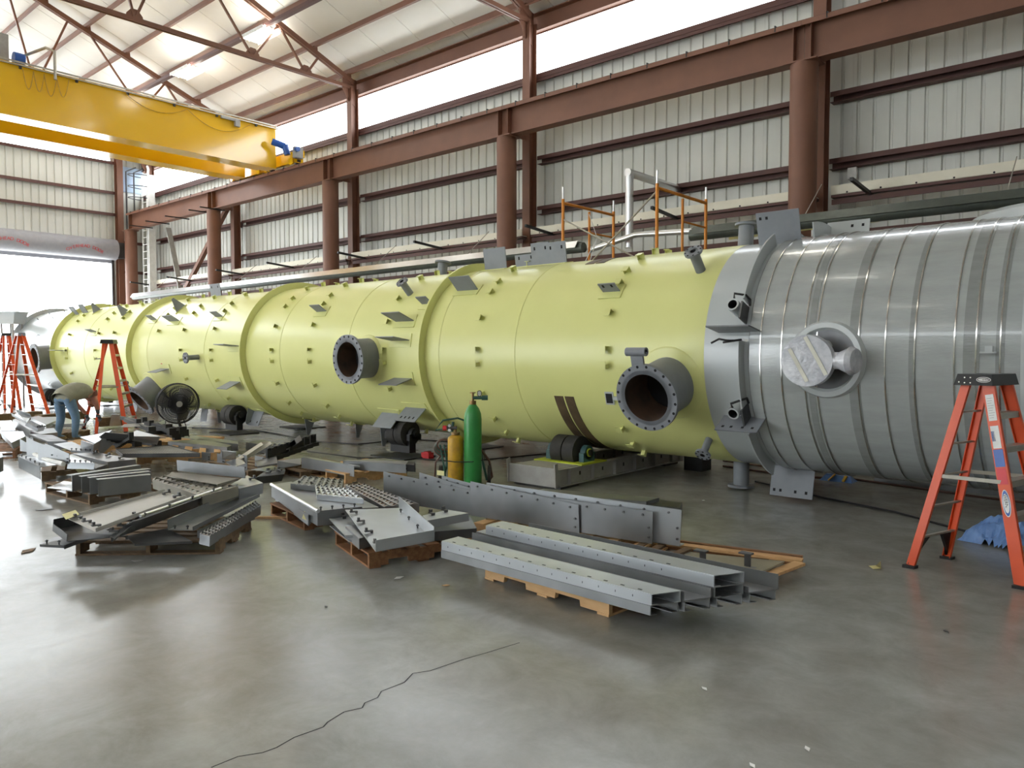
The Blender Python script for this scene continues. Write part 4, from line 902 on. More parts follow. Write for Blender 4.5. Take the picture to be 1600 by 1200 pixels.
    for i in range(m_+1):
        th = pi*i/m_
        for k in range(n):
            ph = 2*pi*k/n; x, y_, z_ = sin(th)*cos(ph)*.078, sin(th)*sin(ph)*.098, cos(th)*.118
            if z_ < -.02: x *= 1 + z_*2.0; y_ *= 1 + z_*1.2
            vs_.append(hc + fs_*x + fd*y_ + tp*z_)
    mb.add(vs_, [(i*n+k, i*n+(k+1) % n, (i+1)*n+(k+1) % n, (i+1)*n+k) for i in range(m_) for k in range(n)]); mb.build('head', 'skin', t)
    mb = MB()
    mb.cyl(hc + fd*.09, hc + fd*.12 - tp*.025, .012, .018, 8).build('nose', 'skin', t)
    for s_ in (-1, 1):
        MB().cyl(hc + fs_*.075*s_ - tp*.0, hc + fs_*.09*s_, .03, .022, 10).build('ear', 'skin', t); MB().cyl(hc + fd*.086 + fs_*.032*s_ + tp*.02, hc + fd*.092 + fs_*.032*s_ + tp*.02, .012, n=10).build('eye', 'hole', t)
    MB().bar(hc + fd*.088 - fs_*.025 - tp*.055, hc + fd*.088 + fs_*.025 - tp*.055, .006, .008).build('mouth', 'red', t)
    hv = [hc + (v - hc)*1.07 for i, v in enumerate(vs_)]
    fl_ = [(i*n+k, i*n+(k+1) % n, (i+1)*n+(k+1) % n, (i+1)*n+k) for i in range(7) for k in range(n) if not (i > 3 and 1 <= k <= 8)]
    MB().add(hv, fl_).build('hair', 'hair', t)
M['jeans'] = mat('blue_denim', (0.16, 0.25, 0.36), 0.85, c2=(0.12, 0.2, 0.30), scale=14)
M['vest'] = mat('olive_vest', (0.30, 0.29, 0.22), 0.85, c2=(0.24, 0.235, 0.175), scale=9)
M['skin'] = mat('sunburnt_skin', (0.55, 0.24, 0.17), 0.55)
M['glove'] = mat('grey_glove', (0.11, 0.11, 0.12), 0.8)
M['boot'] = mat('tan_boot', (0.32, 0.2, 0.09), 0.7)
M['hair'] = mat('brown_hair', (0.06, 0.035, 0.02), 0.7)
person()

# ================================================================ FABRICATED STEELWORK LAID OUT ON PALLETS
def tray(label, cat, px, fl=(0, 0, 0, 0), m='galv', t=0.006, bolts=(), clips=(), name='steel_tray', group=None, tags=(), holes=()):
    """px: four (x, y, z) sight points round the sheet; fl: flange height per edge, up or down"""
    c = [P(*q) if not isinstance(q, Vector) else q for q in px]
    nrm = (c[1]-c[0]).cross(c[3]-c[0]).normalized()
    if nrm.z < 0: nrm = -nrm
    mb = MB(); mb.hexa([q - nrm*t/2 for q in c] + [q + nrm*t/2 for q in c])
    cen = sum(c, V((0, 0, 0)))/4
    for i, h in enumerate(fl):
        if not h: continue
        a, b = c[i], c[(i+1) % 4]; inn = (cen - (a+b)/2); inn = (inn - (b-a).normalized()*inn.dot((b-a).normalized())).normalized()*t
        mb.hexa([a, b, b+inn, a+inn, a + nrm*h, b + nrm*h, b + nrm*h + inn, a + nrm*h + inn])
    for (i, n_, off) in holes:      # slots punched in flange i
        a, b = c[i], c[(i+1) % 4]; h = fl[i]; out = ((a+b)/2 - cen).normalized()*0.001
        for k in range(n_):
            p = a.lerp(b, (k+.5)/n_) + nrm*h*off; mb.box(p + out, (0.014, 0.014, 0.022), None, 1)
    o = mb.build(name, [m, 'hole'], None, False); tag(o, label, cat, group)
    bmsh = bpy.data.meshes.get('bolt_up') or MB().cyl((0, 0, 0), (0, 0, .035), .007, n=8).cyl((0, 0, .02), (0, 0, .03), .014, n=6).mesh('bolt_up', 'galvd', V((0, 0, 0)))
    for (i, n_, ins) in bolts:
        a, b = c[i], c[(i+1) % 4]; inn = (cen - (a+b)/2).normalized()*ins
        for k in range(n_): inst('bolt', bmsh, o, Matrix.Translation(a.lerp(b, (k+.6)/n_) + inn + nrm*t/2))
    cmsh = bpy.data.meshes.get('beam_clip') or MB().box((0, 0, .02), (.07, .035, .012)).box((.02, 0, .035), (.02, .03, .03)).box((-.025, 0, .008), (.02, .03, .016)).mesh('beam_clip', 'galvd', V((0, 0, 0)))
    for (i, n_, ins) in clips:
        a, b = c[i], c[(i+1) % 4]; inn = (cen - (a+b)/2).normalized()*ins; an = atan2((b-a).y, (b-a).x) + pi/2
        for k in range(n_): inst('beam_clip', cmsh, o, Matrix.Translation(a.lerp(b, (k+.5)/n_) + inn + nrm*t/2) @ Matrix.Rotation(an, 4, 'Z'))
    for q in tags:
        tc = [P(*s) for s in q]; MB().prism(tc, nrm*0.002).build('paper_tag', 'paper', o, False)
    return o
def plank(label, px, nu, nv, drop=0.06, m='galv', group='perforated grip planks'):
    c = [P(*q) for q in px]; nrm = (c[1]-c[0]).cross(c[3]-c[0]).normalized()
    if nrm.z < 0: nrm = -nrm
    def at(u, v): return c[0].lerp(c[1], u).lerp(c[3].lerp(c[2], u), v)
    mb = MB(); r = 0.42
    for i in range(nu):
        for j in range(nv):
            u0, u1, v0, v1 = i/nu, (i+1)/nu, j/nv, (j+1)/nv; um, vm = (u0+u1)/2, (v0+v1)/2; du, dv = (u1-u0)*r, (v1-v0)*r
            q = [at(u0, v0), at(u1, v0), at(u1, v1), at(u0, v1), at(um, vm-dv) + nrm*.014, at(um+du, vm), at(um, vm+dv) + nrm*.014, at(um-du, vm)]
            mb.add(q, [(0, 1, 4), (1, 5, 4), (1, 2, 5), (2, 6, 5), (2, 3, 6), (3, 7, 6), (3, 0, 7), (0, 4, 7)])
    for a, b in ((0, 1), (1, 2), (2, 3), (3, 0)):
        mb.add([c[a], c[b], c[b] - nrm*drop, c[a] - nrm*drop], [(0, 1, 2, 3)])
    o = mb.build('grip_plank', m, None, False); tag(o, label, 'plank', group); return o
def pallet(label, c0, dirn, L, W, h=0.13, m='wood', nd=6, notch=True):
    c0 = V((c0[0], c0[1], 0)); u = V((dirn[0], dirn[1], 0)).normalized(); v = V((-u.y, u.x, 0)); cen = c0 + u*L/2 + v*W/2
    o = thing('timber_pallet', (cen.x, cen.y, 0), label, 'pallet', 'timber pallets')
    tb = 0.016
    for k in range(3):
        b = c0 + v*(W-0.04)*k/2
        pr = [(0, tb), (.18, tb), (.18, tb), (L*.17, tb), (L*.175, .06), (L*.36, .06), (L*.365, tb), (L*.60, tb), (L*.605, .06), (L*.79, .06), (L*.795, tb), (L, tb), (L, h-tb), (0, h-tb)] if notch else [(0, tb), (L, tb), (L, h-tb), (0, h-tb)]
        MB().prism([b + u*x + ZU*z for x, z in pr], v*0.038).build('stringer', m, o, False)
    for k in range(nd):
        a = c0 + u*((L-.1)*k/(nd-1)) - v*.005; ww = .1 if k % 3 else .12
        MB().box(a + u*.05 + v*W/2 + ZU*(h-tb/2+.001*(k % 2)), (ww, W+.01, tb), RZ(atan2(u.y, u.x))).build('deck_board', m, o, False)
    for k in (0, .5, 1):
        a = c0 + u*((L-.1)*k); MB().box(a + u*.05 + v*W/2 + ZU*(tb/2+.001), (.1, W+.01, tb), RZ(atan2(u.y, u.x))).build('base_board', m, o, False)
    return o
def vplate(label, L, R, Rb, zb, dy=0.1, m='galv', t=0.006, nb=7, foot=0.0, tagx=False, name='toe_plate', group='toe plates stacked on edge'):
    p = P(Rb[0], Rb[1], zb); u = V((1, dy, 0)).normalized(); nn = V((u.y, -u.x, 0))
    def on(x, y):
        d = ray(x, y); return CPOS + d*((p - CPOS).dot(nn)/d.dot(nn))
    a, b = on(*L), on(*R); mb = MB()
    q = [V((a.x, a.y, zb)), V((p.x, p.y, zb)), b, a]
    mb.prism(q, -nn*t)
    if foot: mb.hexa([q[0], q[1], q[1] - nn*foot, q[0] - nn*foot, q[0] + ZU*t, q[1] + ZU*t, q[1] - nn*foot + ZU*t, q[0] - nn*foot + ZU*t])
    o = mb.build(name, m, None, False); tag(o, label, 'plate', group)
    bm_ = bpy.data.meshes.get('bolt_head') or MB().cyl((0, .004, 0), (0, -.014, 0), .0105, n=6).mesh('bolt_head', 'galvd', V((0, 0, 0)))
    for k in range(nb):
        e = a.lerp(b, (k+.5)/nb) - ZU*.035; inst('bolt', bm_, o, Matrix.Translation(e) @ Matrix.Rotation(atan2(u.y, u.x), 4, 'Z'))
    for k in (1, 2): inst('bolt', bm_, o, Matrix.Translation(b - u*.035 - ZU*(b.z-zb)*(.2+.3*k)) @ Matrix.Rotation(atan2(u.y, u.x), 4, 'Z'))
    if tagx: MB().box(a + u*.3 + ZU*.02 - nn*.01, (.1, .004, .05), RZ(atan2(u.y, u.x))).build('paper_tag', 'paper', o, False)
    return o
def seg_channel(label, segs, xl, xr, y0, skew, m='galv', shear=-0.035, slots=True, group='long channels on the front pallet'):
    """sheet segments ((y,z),(y,z)) run along X between mitred ends"""
    mb = MB(); t = 0.005
    yr = min(min(a[0], b[0]) for a, b in segs)
    def pt(y, z, e):
        x = xr + skew*(y-y0) if e else xl
        return V((x, y + shear*(x+2.44), z))
    for a, b in segs:
        d = V((0, b[0]-a[0], b[1]-a[1])); n_ = V((0, -d.z, d.y)).normalized()*t
        q = [(a[0], a[1]), (b[0], b[1]), (b[0]+n_.y, b[1]+n_.z), (a[0]+n_.y, a[1]+n_.z)]
        mb.hexa([pt(*k, 0) for k in q] + [pt(*k, 1) for k in q])
    if slots:
        zt = max(max(a[1], b[1]) for a, b in segs); n_ = int((xr-xl)/.135)
        for k in range(n_):
            x = xl + .08 + k*.135; y = yr + shear*(x+2.44)
            mb.box((x, y-.0035, zt-.032), (.012, .003, .014), None, 1); mb.box((x+.03, y+.03, zt+.0055), (.03, .012, .002), None, 1)
    o = mb.build('steel_channel', [m, 'hole'], None, False); tag(o, label, 'channel', group); return o

# --- A: the bundle of long channels in front
pallet('new pale pine pallet carrying the long channels in front', (-4.10, 4.36), (1.24, -.09), 1.24, 0.62, .135, 'wood', 7)
def Cd(y0, y1, z0, z1): return [((y0, z1), (y1, z1)), ((y0, z0), (y0, z1)), ((y1, z0), (y1, z1)), ((y0, z0), (y0+.04, z0)), ((y1-.04, z0), (y1, z0))]
def Cu(y0, y1, z0, z1): return [((y0, z0), (y1, z0)), ((y0, z0), (y0, z1)), ((y1, z0), (y1, z1))]
S0, YR0 = 0.54, 4.12
def Ach(lab_, segs, pl, dz=0, sl=True, m='galv', dx=0): return seg_channel(lab_, segs, P(*pl).x, -2.44+dx, YR0, S0, m, slots=sl)
Ach('lower front channel of the bundle, under the pale slotted one', Cd(4.125, 4.30, .146, .207), (700, 858, .2), sl=False, dx=-.015)
Ach('slotted front channel of the bundle, top of the front pair, nearest the camera', Cd(4.12, 4.305, .214, .28), (690, 846, .28), m='galvl')
Ach('second channel from the front of the bundle, lower of its pair', Cd(4.335, 4.50, .146, .207), (742, 848, .2), sl=False)
Ach('open-topped channel, second from the front of the bundle, upper of its pair', Cu(4.33, 4.51, .214, .277), (740, 838, .24), sl=False)
Ach('bottom channel of the three-high stack in the bundle', Cd(4.55, 4.72, .146, .207), (770, 842, .2), sl=False)
Ach('middle channel of the three-high stack in the bundle', Cd(4.535, 4.73, .213, .277), (768, 832, .24), sl=False)
Ach('topmost slotted channel of the bundle with stamped print along its edge', Cd(4.53, 4.735, .283, .353), (767, 820, .35), m='galvl')
Ach('lower channel at the back of the bundle', Cd(4.78, 4.96, .146, .207), (835, 835, .2), sl=False)
Ach('tall-flanged angle at the back of the bundle', [((4.77, .213), (4.98, .213)), ((4.98, .213), (4.98, .315)), ((4.77, .213), (4.77, .255))], (832, 818, .3), sl=False)
# loose box of bits behind their left ends
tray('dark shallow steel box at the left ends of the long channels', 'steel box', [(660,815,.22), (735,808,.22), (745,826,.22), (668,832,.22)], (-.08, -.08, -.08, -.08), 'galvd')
tray('flanged cover lying tilted over the dark steel box', 'cover', [(660,806,.30), (700,797,.32), (732,802,.34), (668,814,.30)], (0, 0, -.07, -.07), 'galvl', clips=((0, 2, .06),))

# --- B: plates on edge
pallet('pine pallet under the plates standing on edge', P(742, 838)[:2], (1, .12), 1.75, .7, .135, 'wood', 7)
vplate('foremost tall bolted plate standing on edge, left end of the row', (599, 737), (742, 767), (743, 806), .15, .06, nb=7)
vplate('bolted plate on edge just behind the foremost one, with a pale tag', (655, 738), (760, 770), (759, 808), .15, .07, nb=5, tagx=True)
vplate('narrow showing plate on edge, third of the row', (690, 743), (796, 772), (796, 813), .15, .08, nb=6)
vplate('shaded plate on edge, fourth of the row, its end left of the last front plate', (735, 752), (904, 789), (905, 833), .15, .09, nb=7)
vplate('longest front plate on edge at the right of the row', (800, 769), (1020, 800), (1019, 850), .15, .10, nb=8)
vplate('pale plate at the back of the row whose bright end shows at the right', (760, 754), (1065, 797), (1062, 854), .15, .11, 'galvl', nb=9, foot=.1)
# --- beam behind
tray('long grey channel on the floor between the plates and the roll frame', 'channel', [(822,770,.14), (1010,784,.14), (1030,778,.14), (850,764,.14)], (-.13, -.13, -.13, -.13), 'galv', name='steel_channel')
tray('short grey channel butted at the right end of the long floor channel', 'channel', [(1012,789,.10), (1062,794,.10), (1066,786,.10), (1020,780,.10)], (-.1, -.1, -.1, -.1), 'galvd', name='steel_channel')
# --- N: thin timber frame with plywood
sk = thing('timber_skid', tuple(P(1150, 878)), 'thin timber frame with a plywood sheet behind the bundle of channels', 'timber frame')
def board(p, q, w_, h_, par, m='wood', name='board'): return MB().bar(p, q, w_, h_).build(name, m, par, False)
for a, b, z in (((985, 842), (1254, 876), .10), ((1250, 880), (1165, 912), .10), ((1215, 876), (1130, 903), .07), ((980, 862), (1160, 908), .1)): board(P(*a, z), P(*b, z), .09, .022, sk)
for a, b in (((985, 842), (1254, 876)), ((980, 862), (1160, 908))): board(P(*a, .045), P(*b, .045), .038, .085, sk, 'woodred', 'stringer')
tray('weathered plywood sheet lying inside the thin timber frame', 'plywood', [(1080,864,.13), (1226,878,.13), (1190,894,.13), (1040,880,.13)], m='ply', name='plywood_sheet', t=.012)
for x, y in ((1098, 882), (1168, 886)):
    b = P(x, y, .13); MB().box(b + ZU*.06, (.05, .012, .12)).box(b + V((.0, -.03, .115)), (.1, .06, .012)).box(b + ZU*.003 + V((.03, 0, 0)), (.08, .04, .006)).build('angle_clip', 'galvd', sk, False)
for k, (a, b) in enumerate((((1010, 848), (985, 862)), ((1035, 852), (1005, 868)), ((1075, 858), (1050, 868)))): board(P(*a, .13), P(*b, .13), .07, .02, sk, 'woodold', 'slat')

# --- C: tray with upturned sides on the nearest small pallet
pallet('red-brown pallet under the bright tray, left of the bundle', P(577, 889)[:2], tuple((P(690, 872)-P(577, 889))[:2]), .98, .92, .135, 'woodred', 6)
tray('lowest pale plate poking out left under the bright tray', 'plate', [(515,822,.16), (560,818,.16), (600,850,.16), (545,846,.16)], (0, 0, 0, 0), 'galvl', name='steel_plate')
tray('pale plate with one clip under the left of the bright tray', 'plate', [(514,811,.22), (556,806,.22), (580,835,.22), (539,837,.22)], (0, 0, -.02, 0), 'galvl', clips=((0, 1, .05),), name='steel_plate')
tray('short grey box section wedged under the bright tray', 'box section', [(540,823,.24), (556,820,.24), (578,838,.24), (561,842,.24)], (-.09, -.09, -.09, -.09), 'galv', name='box_section')
tray('bright tray with two upturned sides on the red-brown pallet', 'tray', [(539,797,.30), (624,794,.30), (679,845,.26), (587,862,.24)], (0, .115, .09, 0), 'galvl', clips=((3, 4, .05),), bolts=((1, 4, .03),))
# --- D: pallet of trays and grip planks
pallet('dark pallet under the white-edged tray and perforated planks', P(476, 829)[:2], tuple((P(590, 812)-P(476, 829))[:2]), 1.15, .95, .135, 'woodred', 6)
d1_ = tray('grey tray with a bright rolled edge at the left of the middle pallet', 'tray', [(424,757,.31), (455,753,.31), (566,792,.30), (496,799,.30)], (-.02, -.02, -.14, -.14), 'galv', bolts=((2, 4, .03),), tags=([(478,790,.28), (489,793,.28), (483,815,.16), (472,810,.16)],))
MB().cyl(P(424, 757, .325), P(497, 799, .315), .018, n=12).build('rolled_edge', 'bright', d1_)
tray('plain grey channel side below the bright rolled edge', 'channel', [(430,768,.22), (434,764,.22), (488,800,.22), (482,806,.22)], (-.1, -.02, -.1, -.1), 'galv', name='steel_channel')
tray('stair tread box resting across the white-edged tray', 'tread', [(454,756,.36), (492,759,.36), (512,752,.36), (471,747,.36)], (-.07, -.07, -.02, -.07), 'galv', bolts=((0, 2, .03),), name='stair_tread')
plank('perforated plank with square holes at the back of the middle pallet', [(472,744,.38), (537,750,.36), (533,764,.36), (462,757,.37)], 7, 4, .05, 'galv')
plank('perforated plank lying askew in the centre of the middle pallet', [(492,758,.37), (549,765,.37), (568,780,.36), (495,773,.36)], 8, 4, .05, 'galvl')
plank('long perforated plank at the right of the middle pallet', [(540,758,.30), (572,757,.30), (655,787,.28), (600,792,.28)], 4, 14, .09, 'galv')
tray('short channel end under the askew plank', 'channel', [(536,778,.27), (552,774,.27), (592,793,.27), (560,795,.27)], (-.07, -.07, -.07, -.07), 'galv', name='steel_channel')
MB_ = MB().bar(P(391, 808, .012), P(449, 809, .012), .055, .02).build('timber_lath', 'wood', None, False); tag(MB_, 'loose pale timber lath on the floor between the two front pallets', 'lath')

# --- E: big left-hand pallet
pallet('dark weathered pallet under the big sloping tray at the left front', P(343, 866)[:2], tuple((P(394, 826)-P(343, 866))[:2]), .95, 1.25, .135, 'woodold', 6)
t = tray('big sloping pale tray with bright rolled edges on the left front pallet', 'tray', [(107,811,.36), (257,769,.42), (290,779,.42), (150,831,.36)], (.03, 0, .03, 0), 'dustyl', clips=((3, 3, .05), (1, 2, .04)), tags=([(97,804,.40), (118,797,.41), (124,804,.40), (103,812,.39)],))
MB().cyl(P(219, 806, .40), P(345, 763, .45), .014, n=10).build('rolled_edge', 'bright', t)
tray('tall folded side plate along the right of the sloping tray', 'side plate', [(200,817,.37), (345,764,.45), (372,757,.45), (220,812,.37)], (-.16, 0, -.12, -.1), 'galv', bolts=((0, 4, .01),), name='side_plate')
tray('open channel with a drilled end in front of the folded side plate', 'channel', [(262,828,.24), (373,778,.30), (406,776,.30), (302,829,.24)], (.09, 0, .035, 0), 'galv', bolts=((3, 2, .03),), name='steel_channel')
plank('narrow serrated plank along the lowest front of the left pallet', [(312,834,.22), (400,783,.25), (408,790,.24), (328,838,.21)], 18, 3, .09, 'galv')
tray('square-edged grey channel at the bottom of the left pallet', 'channel', [(308,829,.20), (392,790,.22), (398,796,.22), (318,832,.20)], (-.08, -.02, -.1, -.1), 'galv', name='steel_channel')
tray('short white-topped tray at the right end of the left pallet', 'tray', [(352,762,.42), (386,743,.44), (411,755,.43), (374,764,.41)], (-.02, -.06, -.11, 0), 'galvl', clips=((1, 1, .05),))
plank('dark-holed perforated plank lying across the back of the left pallet', [(238,749,.44), (281,738,.46), (372,760,.45), (316,776,.43)], 4, 11, .10, 'dusty')
tray('dusty plate between the angle and the dark-holed plank', 'plate', [(262,744,.50), (268,738,.50), (372,748,.49), (340,757,.48)], (0, 0, -.02, 0), 'dusty', name='steel_plate')
tray('long upstanding angle on top of the left pallet', 'angle', [(277,735,.51), (383,747,.49), (380,742,.50), (280,731,.52)], (.115, 0, 0, 0), 'galv', name='steel_angle')
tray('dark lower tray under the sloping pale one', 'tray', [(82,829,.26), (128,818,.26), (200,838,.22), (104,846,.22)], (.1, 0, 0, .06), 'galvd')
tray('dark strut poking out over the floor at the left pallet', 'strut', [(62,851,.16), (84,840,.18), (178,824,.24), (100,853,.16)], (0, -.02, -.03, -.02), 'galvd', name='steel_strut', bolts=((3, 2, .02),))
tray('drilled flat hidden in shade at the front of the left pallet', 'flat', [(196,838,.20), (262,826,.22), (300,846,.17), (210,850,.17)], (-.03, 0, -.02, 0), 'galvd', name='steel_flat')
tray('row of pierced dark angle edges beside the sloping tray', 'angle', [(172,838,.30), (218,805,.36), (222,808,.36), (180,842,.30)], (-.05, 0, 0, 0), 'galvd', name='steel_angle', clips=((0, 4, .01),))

# --- F: four channels side by side
pallet('old low pallet under the four parallel channels', (-9.6, 3.42), (-.06, 1), 1.0, 1.25, .14, 'woodold', 5)
for k, (a, b, c_, d_, lb) in enumerate((((153,750), (236,742), (236,756), (154,766), 'front'), ((140,747), (236,737), (237,745), (141,764), 'second'), ((127,745), (236,733), (238,740), (128,762), 'third'), ((112,743), (220,727), (224,731), (113,758), 'rearmost'))):
    za = .33; pa, pb = P(*a, za), P(*b, za); u = (pb-pa).normalized(); v = V((-u.y, u.x, 0))
    mb = MB(); hh = .19
    for q in (pa,): mb.bar(pa - ZU*hh/2, pb - ZU*hh/2, .006, hh).bar(pa + v*.05, pb + v*.05, .10, .006).bar(pa - ZU*hh + v*.05, pb - ZU*hh + v*.05, .10, .006)
    o = mb.build('steel_channel', 'galv', None, False); tag(o, lb + ' of four parallel grey channels behind the sloping tray', 'channel', 'four parallel channels')
tray('fanned bright strips on a board at the left ends of the four channels', 'strips', [(74,762,.17), (100,752,.18), (116,754,.18), (112,766,.17)], (0, 0, 0, 0), 'bright', name='steel_strips')
tray('brown board under the fanned bright strips', 'board', [(80,758,.14), (110,748,.15), (150,752,.14), (118,768,.13)], m='woodold', name='board', t=.02)

# --- G and beyond: the far-left heaps
pallet('dark pallet at the far left under the curved plates', P(65, 752)[:2], tuple((P(122, 748)-P(65, 752))[:2]), 1.0, 1.1, .14, 'woodold', 6)
t = tray('curved tray with a bright rolled lip on the far-left pallet', 'tray', [(28,713,.36), (55,706,.38), (110,724,.34), (62,730,.32)], (.02, 0, 0, -.16), 'galvl', bolts=((3, 5, .03),))
MB().path([P(52, 708, .42), P(64, 715, .41), P(80, 720, .40), P(99, 725, .39)], .03, 10).build('rolled_lip', 'white', t)
tray('white bolted plate right of the bright rolled lip', 'plate', [(105,712,.40), (113,710,.40), (148,724,.36), (106,723,.36)], (0, 0, -.08, 0), 'galvl', bolts=((2, 5, .02),), name='steel_plate')
for k, (L, R, Rb, lb) in enumerate((((31,686), (53,698), (52,707), 'short upright channel at the left of the far-left row'), ((41,684), (70,696), (70,716), 'second upright plate of the far-left row'), ((59,692), (84,700), (84,722), 'third upright plate, plastic-wrapped, of the far-left row'), ((70,693), (93,702), (93,723), 'fourth upright plate of the far-left row'), ((84,699), (108,709), (108,725), 'rightmost upright plate of the far-left row'))):
    vplate(lb, L, R, Rb, .38, .25, 'galv', nb=0, group='upright plates of the far-left row', name='upright_plate')
tray('dark box-sided tray at the right of the far-left pallet', 'tray', [(112,709,.34), (150,707,.36), (212,718,.32), (168,722,.30)], (0, -.05, -.17, -.05), 'galv', clips=((1, 3, .1),))
tray('stepped grey sides below the right-hand far tray', 'channel', [(108,715,.28), (130,712,.28), (168,726,.26), (150,732,.26)], (0, 0, -.1, -.1), 'galv', name='steel_channel')
tray('pale yellow card hanging from the far-left pallet', 'card', [(118,734,.20), (142,725,.30), (144,738,.16), (126,741,.14)], m='paper', name='paper_card')
tray('flat perforated panel behind the upright plates', 'panel', [(84,694,.36), (112,690,.38), (146,706,.34), (110,704,.34)], (0, 0, -.03, 0), 'galv', bolts=((2, 5, .03),), name='perforated_sheet')
tray('white tilted plate with drilled edge beside the person\'s boots', 'plate', [(127,688,.50), (147,694,.48), (146,705,.34), (126,700,.36)], (0, .1, 0, 0), 'galvl', name='steel_plate', holes=())
tray('grey louvred stack of sheets right of the person\'s boots', 'sheet stack', [(125,683,.40), (155,678,.46), (175,672,.52), (150,694,.36)], (0, 0, -.2, -.02), 'galvl', name='sheet_stack')
o = thing('bar_bundle', tuple(P(172, 690)), 'dark bundle of bars behind the louvred sheets', 'bar bundle')
for k in range(9):
    random.seed(k); pa, pb = P(148+2*k, 690-1.5*k, .30+.03*k), P(184+2.5*k, 694-1.6*k, .26+.03*k); MB().bar(pa, pb, .05, .05).box(pb, (.07, .07, .12)).build('bar', 'black', o, False)
tray('white double-folded gutter tilted up at the far left', 'gutter', [(19,650,.62), (27,644,.68), (49,651,.60), (41,662,.52)], (0, .06, 0, .06), 'galvl', name='gutter')
tray('long grey channel running back from the tilted gutter', 'channel', [(20,656,.42), (24,654,.42), (62,672,.36), (48,673,.36)], (0, 0, 0, -.14), 'galv', name='steel_channel')
tray('dark bolted angle beside the tilted white gutter', 'angle', [(41,660,.5), (46,656,.52), (70,668,.44), (60,670,.4)], (0, 0, -.06, -.06), 'galvd', name='steel_angle', clips=((2, 3, .03),))
tray('plastic-wrapped bundle at the far-left picture edge', 'bundle', [(0,658,.40), (18,657,.44), (24,672,.34), (2,673,.32)], (-.2, -.2, -.2, -.2), 'poly', name='wrapped_bundle')
tray('tapered dusty plate overhanging at the far-left picture edge', 'plate', [(0,674,.34), (36,674,.38), (40,682,.34), (18,692,.28)], (0, 0, -.1, -.12), 'galv', name='steel_plate')
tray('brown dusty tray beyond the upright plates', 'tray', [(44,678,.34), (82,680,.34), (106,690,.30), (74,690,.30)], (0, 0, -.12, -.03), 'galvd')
tray('pale sheets stacked left of the person\'s knees', 'sheet stack', [(48,652,.26), (60,650,.26), (88,657,.24), (72,664,.24)], (0, 0, -.08, -.08), 'galvl', name='sheet_stack')
tray('wide grey sheet with dark edge behind the person', 'sheet', [(62,652,.22), (96,651,.22), (132,662,.2), (84,663,.2)], (0, 0, -.06, 0), 'galvl', name='steel_sheet')
tray('long grey beam lying in front of the person', 'beam', [(40,672,.3), (84,669,.3), (90,676,.3), (52,680,.3)], (0, 0, -.16, -.16), 'galv', name='steel_beam')
pallet('weathered pallet at the person\'s feet', P(74, 690)[:2], tuple((P(118, 684)-P(74, 690))[:2]), 1.1, 1.2, .13, 'woodold', 6)
pallet('pale-ended pallet at the far-left picture edge', P(24, 716)[:2], tuple((P(44, 700)-P(24, 716))[:2]), 1.3, 1.2, .14, 'woodred', 6)
tray('grey box end poking in at the left picture edge', 'box section', [(-30,716,.3), (3,707,.3), (5,714,.3), (-20,724,.3)], (-.15, -.2, -.2, -.1), 'galvd', name='box_section')
# --- H: grating on new pallet
pallet('orange-brown pallet under the dark grating', P(214, 726)[:2], tuple((P(318, 721)-P(214, 726))[:2]), 1.25, 1.3, .15, 'wood', 6)
pallet('orange-brown pallet behind the dark grating', P(160, 710)[:2], tuple((P(208, 702)-P(160, 710))[:2]), 1.1, 1.2, .15, 'wood', 6)
gr_ = [P(*q) for q in ((181, 704, .25), (265, 698, .25), (312, 711, .25), (192, 712, .25))]
o = thing('bar_grating', tuple((gr_[0]+gr_[2])/2), 'dark steel bar grating panel lying on the orange-brown pallet', 'grating')
for k in range(36): MB().bar(gr_[0].lerp(gr_[3], k/35), gr_[1].lerp(gr_[2], k/35), .006, .04).build('bearing_bar', 'dusty', o, False)  # lighter dusty colour stands in for the reflection off the bar tops
cb = MB()
for k in range(30): cb.bar(gr_[0].lerp(gr_[1], k/29) + ZU*.016, gr_[3].lerp(gr_[2], k/29) + ZU*.016, .008, .008)
cb.build('cross_bars', 'dustyl', o, False)['kind'] = 'stuff'
for i in range(4): MB().bar(gr_[i], gr_[(i+1) % 4], .008, .06).build('edge_bar', 'galvd', o, False)
# --- dark heap behind
tray('pale slotted stringer plate lying on edge in the dark heap', 'stringer plate', [(194,681,.46), (214,672,.52), (250,682,.46), (247,690,.34)], (0, 0, -.04, -.06), 'galvl', name='stringer_plate')
tray('white flat plate on top of the dark heap', 'plate', [(188,668,.56), (194,663,.6), (225,661,.6), (224,666,.56)], (0, 0, -.05, 0), 'galvl', name='steel_plate')
tray('grey upright plate with clipped corners by the middle ladder', 'plate', [(171,665,.5), (174,647,.80), (186,648,.80), (190,665,.5)], (0, 0, 0, 0), 'galv', name='upright_plate')
for k, (a, b, lb) in enumerate((((190,653,.6), (262,668,.5), 'topmost black bar of the dark heap'), ((205,658,.55), (268,674,.45), 'second black bar of the dark heap'), ((215,662,.5), (272,678,.4), 'middle black bar of the dark heap'), ((240,670,.4), (276,682,.3), 'short black bar at the right of the dark heap'), ((150,684,.32), (245,694,.25), 'lowest long black bar of the dark heap'), ((196,656,.62), (236,672,.52), 'black bar crossing the second one in the dark heap'), ((226,660,.5), (284,672,.42), 'black bar reaching toward the fan pole in the dark heap'), ((200,690,.34), (232,680,.44), 'slanting black bar in the middle of the dark heap'), ((184,684,.34), (214,692,.30), 'black bar under the slotted stringer plate'), ((232,676,.42), (288,676,.36), 'black bar nearest the fan base'))):
    o = MB().bar(P(*a), P(*b), .06, .06).box(P(*b), (.1, .12, .12)).box(P(*a).lerp(P(*b), .5) + ZU*.05, (.08, .08, .1)).build('steel_bar', 'black', None, False); tag(o, lb, 'bar', 'black bars of the dark heap')
